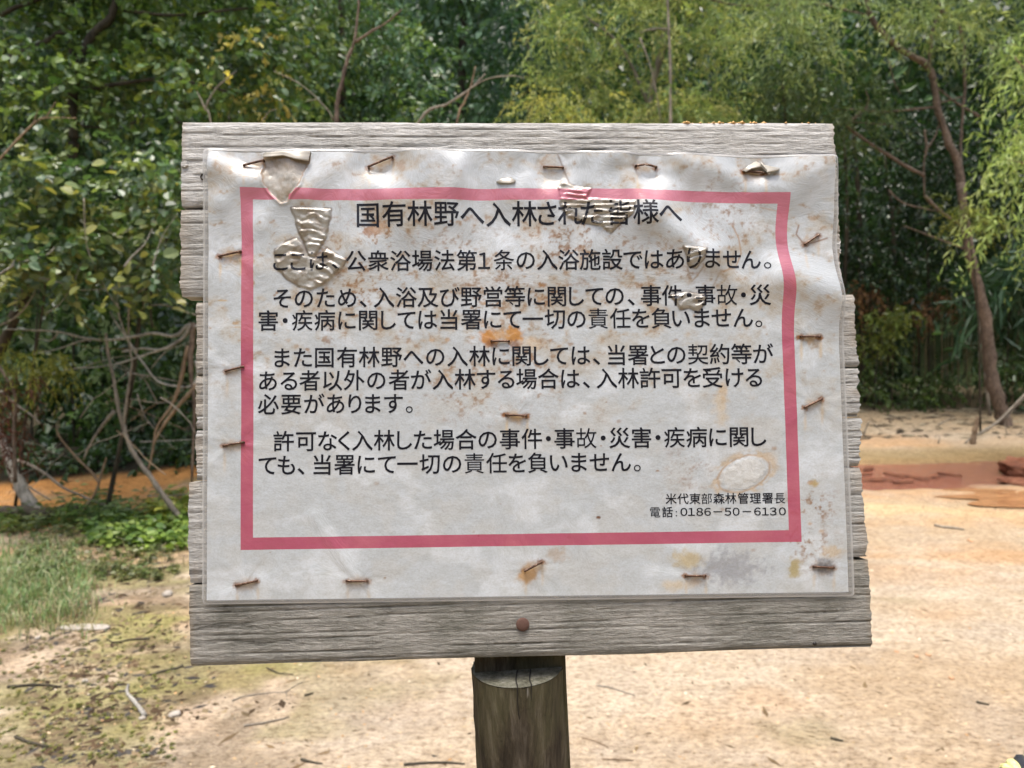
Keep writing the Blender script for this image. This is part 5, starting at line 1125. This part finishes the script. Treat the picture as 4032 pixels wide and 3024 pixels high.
# -- low plants on the left bank
def low_plants(name, label, px0, px1, py0, py1, nn, L, W, cols, hgt, cat='plants', rnd=True, seed=3):
    rg = np.random.default_rng(seed); Ps = []; Ds = []; Cc = []
    for k in range(nn):
        p = gp(px0 + (px1 - px0) * rg.random(), py0 + (py1 - py0) * rg.random()); h = hgt * (.4 + .8 * rg.random()); c0 = np.array(cols[rg.integers(len(cols))]) * (.7 + .6 * rg.random())
        an = rg.random() * 6.28; lean = np.array([math.cos(an), math.sin(an), 0]) * h * .35
        for q in range(9):
            f = (q + 1) / 9; a2 = q * 2.4 + an
            Ps.append(np.array(p) + np.array([0, 0, h * f]) + lean * f * f); Ds.append(np.array([math.cos(a2), math.sin(a2), .35 - .5 * rg.random()])); Cc.append(c0 * (.8 + .4 * rg.random()))
    P = np.array(Ps); D = unit(np.array(Ds)); n_ = len(P); N = unit(np.array([0, 0, 1.]) + rg.normal(size=(n_, 3)) * .35)
    V, Fq = (round_leaf_arrays if rnd else leaf_arrays)(P, D, N, L * (.5 + .8 * rg.random(n_)), W * (.5 + .8 * rg.random(n_)))
    o = mesh_obj(name, V, Fq, LEAF, None, smooth=False, cols=np.repeat(np.array(Cc), len(V) // n_, 0)); return tag(o, label, cat, kind='stuff')
low_plants('ground_cover', 'bright green low leafy plants beside the lower left planks', 330, 760, 2040, 2180, 200, .05, .038, [(.20, .30, .06), (.14, .24, .05), (.26, .35, .08), (.09, .16, .04)], .085)
low_plants('ground_cover', 'yellowing leafy shoots at the foot of the dead shrub', 600, 760, 2010, 2080, 40, .06, .05, [(.30, .31, .05), (.2, .26, .05)], .15, seed=4)
low_plants('ground_cover', 'pointed leafy weeds in front of the orange bank', 250, 560, 2010, 2090, 60, .075, .022, [(.12, .20, .06), (.16, .24, .07)], .16, rnd=False, seed=5)
low_plants('ground_cover', 'sparse weeds between grass and low plants at left', 60, 700, 2080, 2290, 200, .035, .02, [(.12, .17, .05), (.18, .20, .07), (.10, .12, .045)], .05, rnd=False, seed=6)
low_plants('ground_cover', 'weeds along the foot of the stump at the far left', -100, 350, 2040, 2110, 90, .06, .02, [(.10, .16, .04), (.16, .19, .05)], .12, rnd=False, seed=8)
low_plants('mossy_weeds', 'tiny mossy weeds on the damp sand at lower left', -50, 700, 2440, 3000, 420, .010, .006, [(.18, .19, .04), (.12, .13, .03), (.22, .2, .06)], .008, rnd=False, seed=7)
# -- grass tufts
def grass(name, label, region, nn, hgt, cols, seed, width=.004):
    rg = np.random.default_rng(seed); P = []
    while len(P) < nn:
        a, b = region(rg)
        P.append(gp(a, b))
    P = np.array(P); h = hgt * (.25 + 1.1 * rg.random(nn) ** 1.5) * (.5 + fbm(P[:, 0] * 9, P[:, 1] * 9, 2, 97)); an = rg.random(nn) * 6.28; ln = (.25 + .9 * rg.random(nn)) * h
    d = np.stack([np.cos(an), np.sin(an), 0 * an], 1); s = np.stack([-np.sin(an), np.cos(an), 0 * an], 1) * width
    V = np.stack([P - s, P + s, P + d * (ln * .3)[:, None] + np.array([0, 0, .65]) * h[:, None] - s * .8, P + d * (ln * .3)[:, None] + np.array([0, 0, .65]) * h[:, None] + s * .8,
                  P + d * ln[:, None] + np.array([0, 0, .85]) * h[:, None]], 1).reshape(-1, 3)
    i = np.arange(nn) * 5; Fq = np.concatenate([np.stack([i, i + 1, i + 3], 1), np.stack([i, i + 3, i + 2], 1), np.stack([i + 2, i + 3, i + 4], 1)])
    c_ = np.array(cols)[rg.integers(0, len(cols), nn)] * (.7 + .6 * rg.random((nn, 1)))
    o = mesh_obj(name, V, Fq, LEAF, None, smooth=False, cols=np.repeat(c_, 5, 0)); return tag(o, label, 'grass', kind='stuff')
def rg1(rg):
    t_ = rg.random(); return (-150 + 480 * rg.random() ** 1.3 + 60 * rg.normal(), 2180 + 250 * t_ + 40 * rg.normal())
grass('grass', 'soft green grass tuft at the left edge of the sand', rg1, 5600, .062, [(.16, .27, .10), (.20, .32, .12), (.12, .21, .08), (.30, .33, .17), (.38, .36, .22)], 3, .0022)
def rg2(rg): return (-100 + 480 * rg.random() ** 1.2, 2300 + 190 * rg.random())
grass('dry_grass', 'straw coloured grass stalks in front of the green tuft', rg2, 1000, .055, [(.40, .34, .20), (.30, .27, .15), (.22, .24, .10)], 4, .0016)
def rg3(rg): return (200 + 560 * rg.random(), 2110 + 150 * rg.random())
grass('dry_grass', 'thin dry stems among the weeds left of the board', rg3, 500, .06, [(.40, .34, .20), (.22, .17, .10)], 5, .0018)
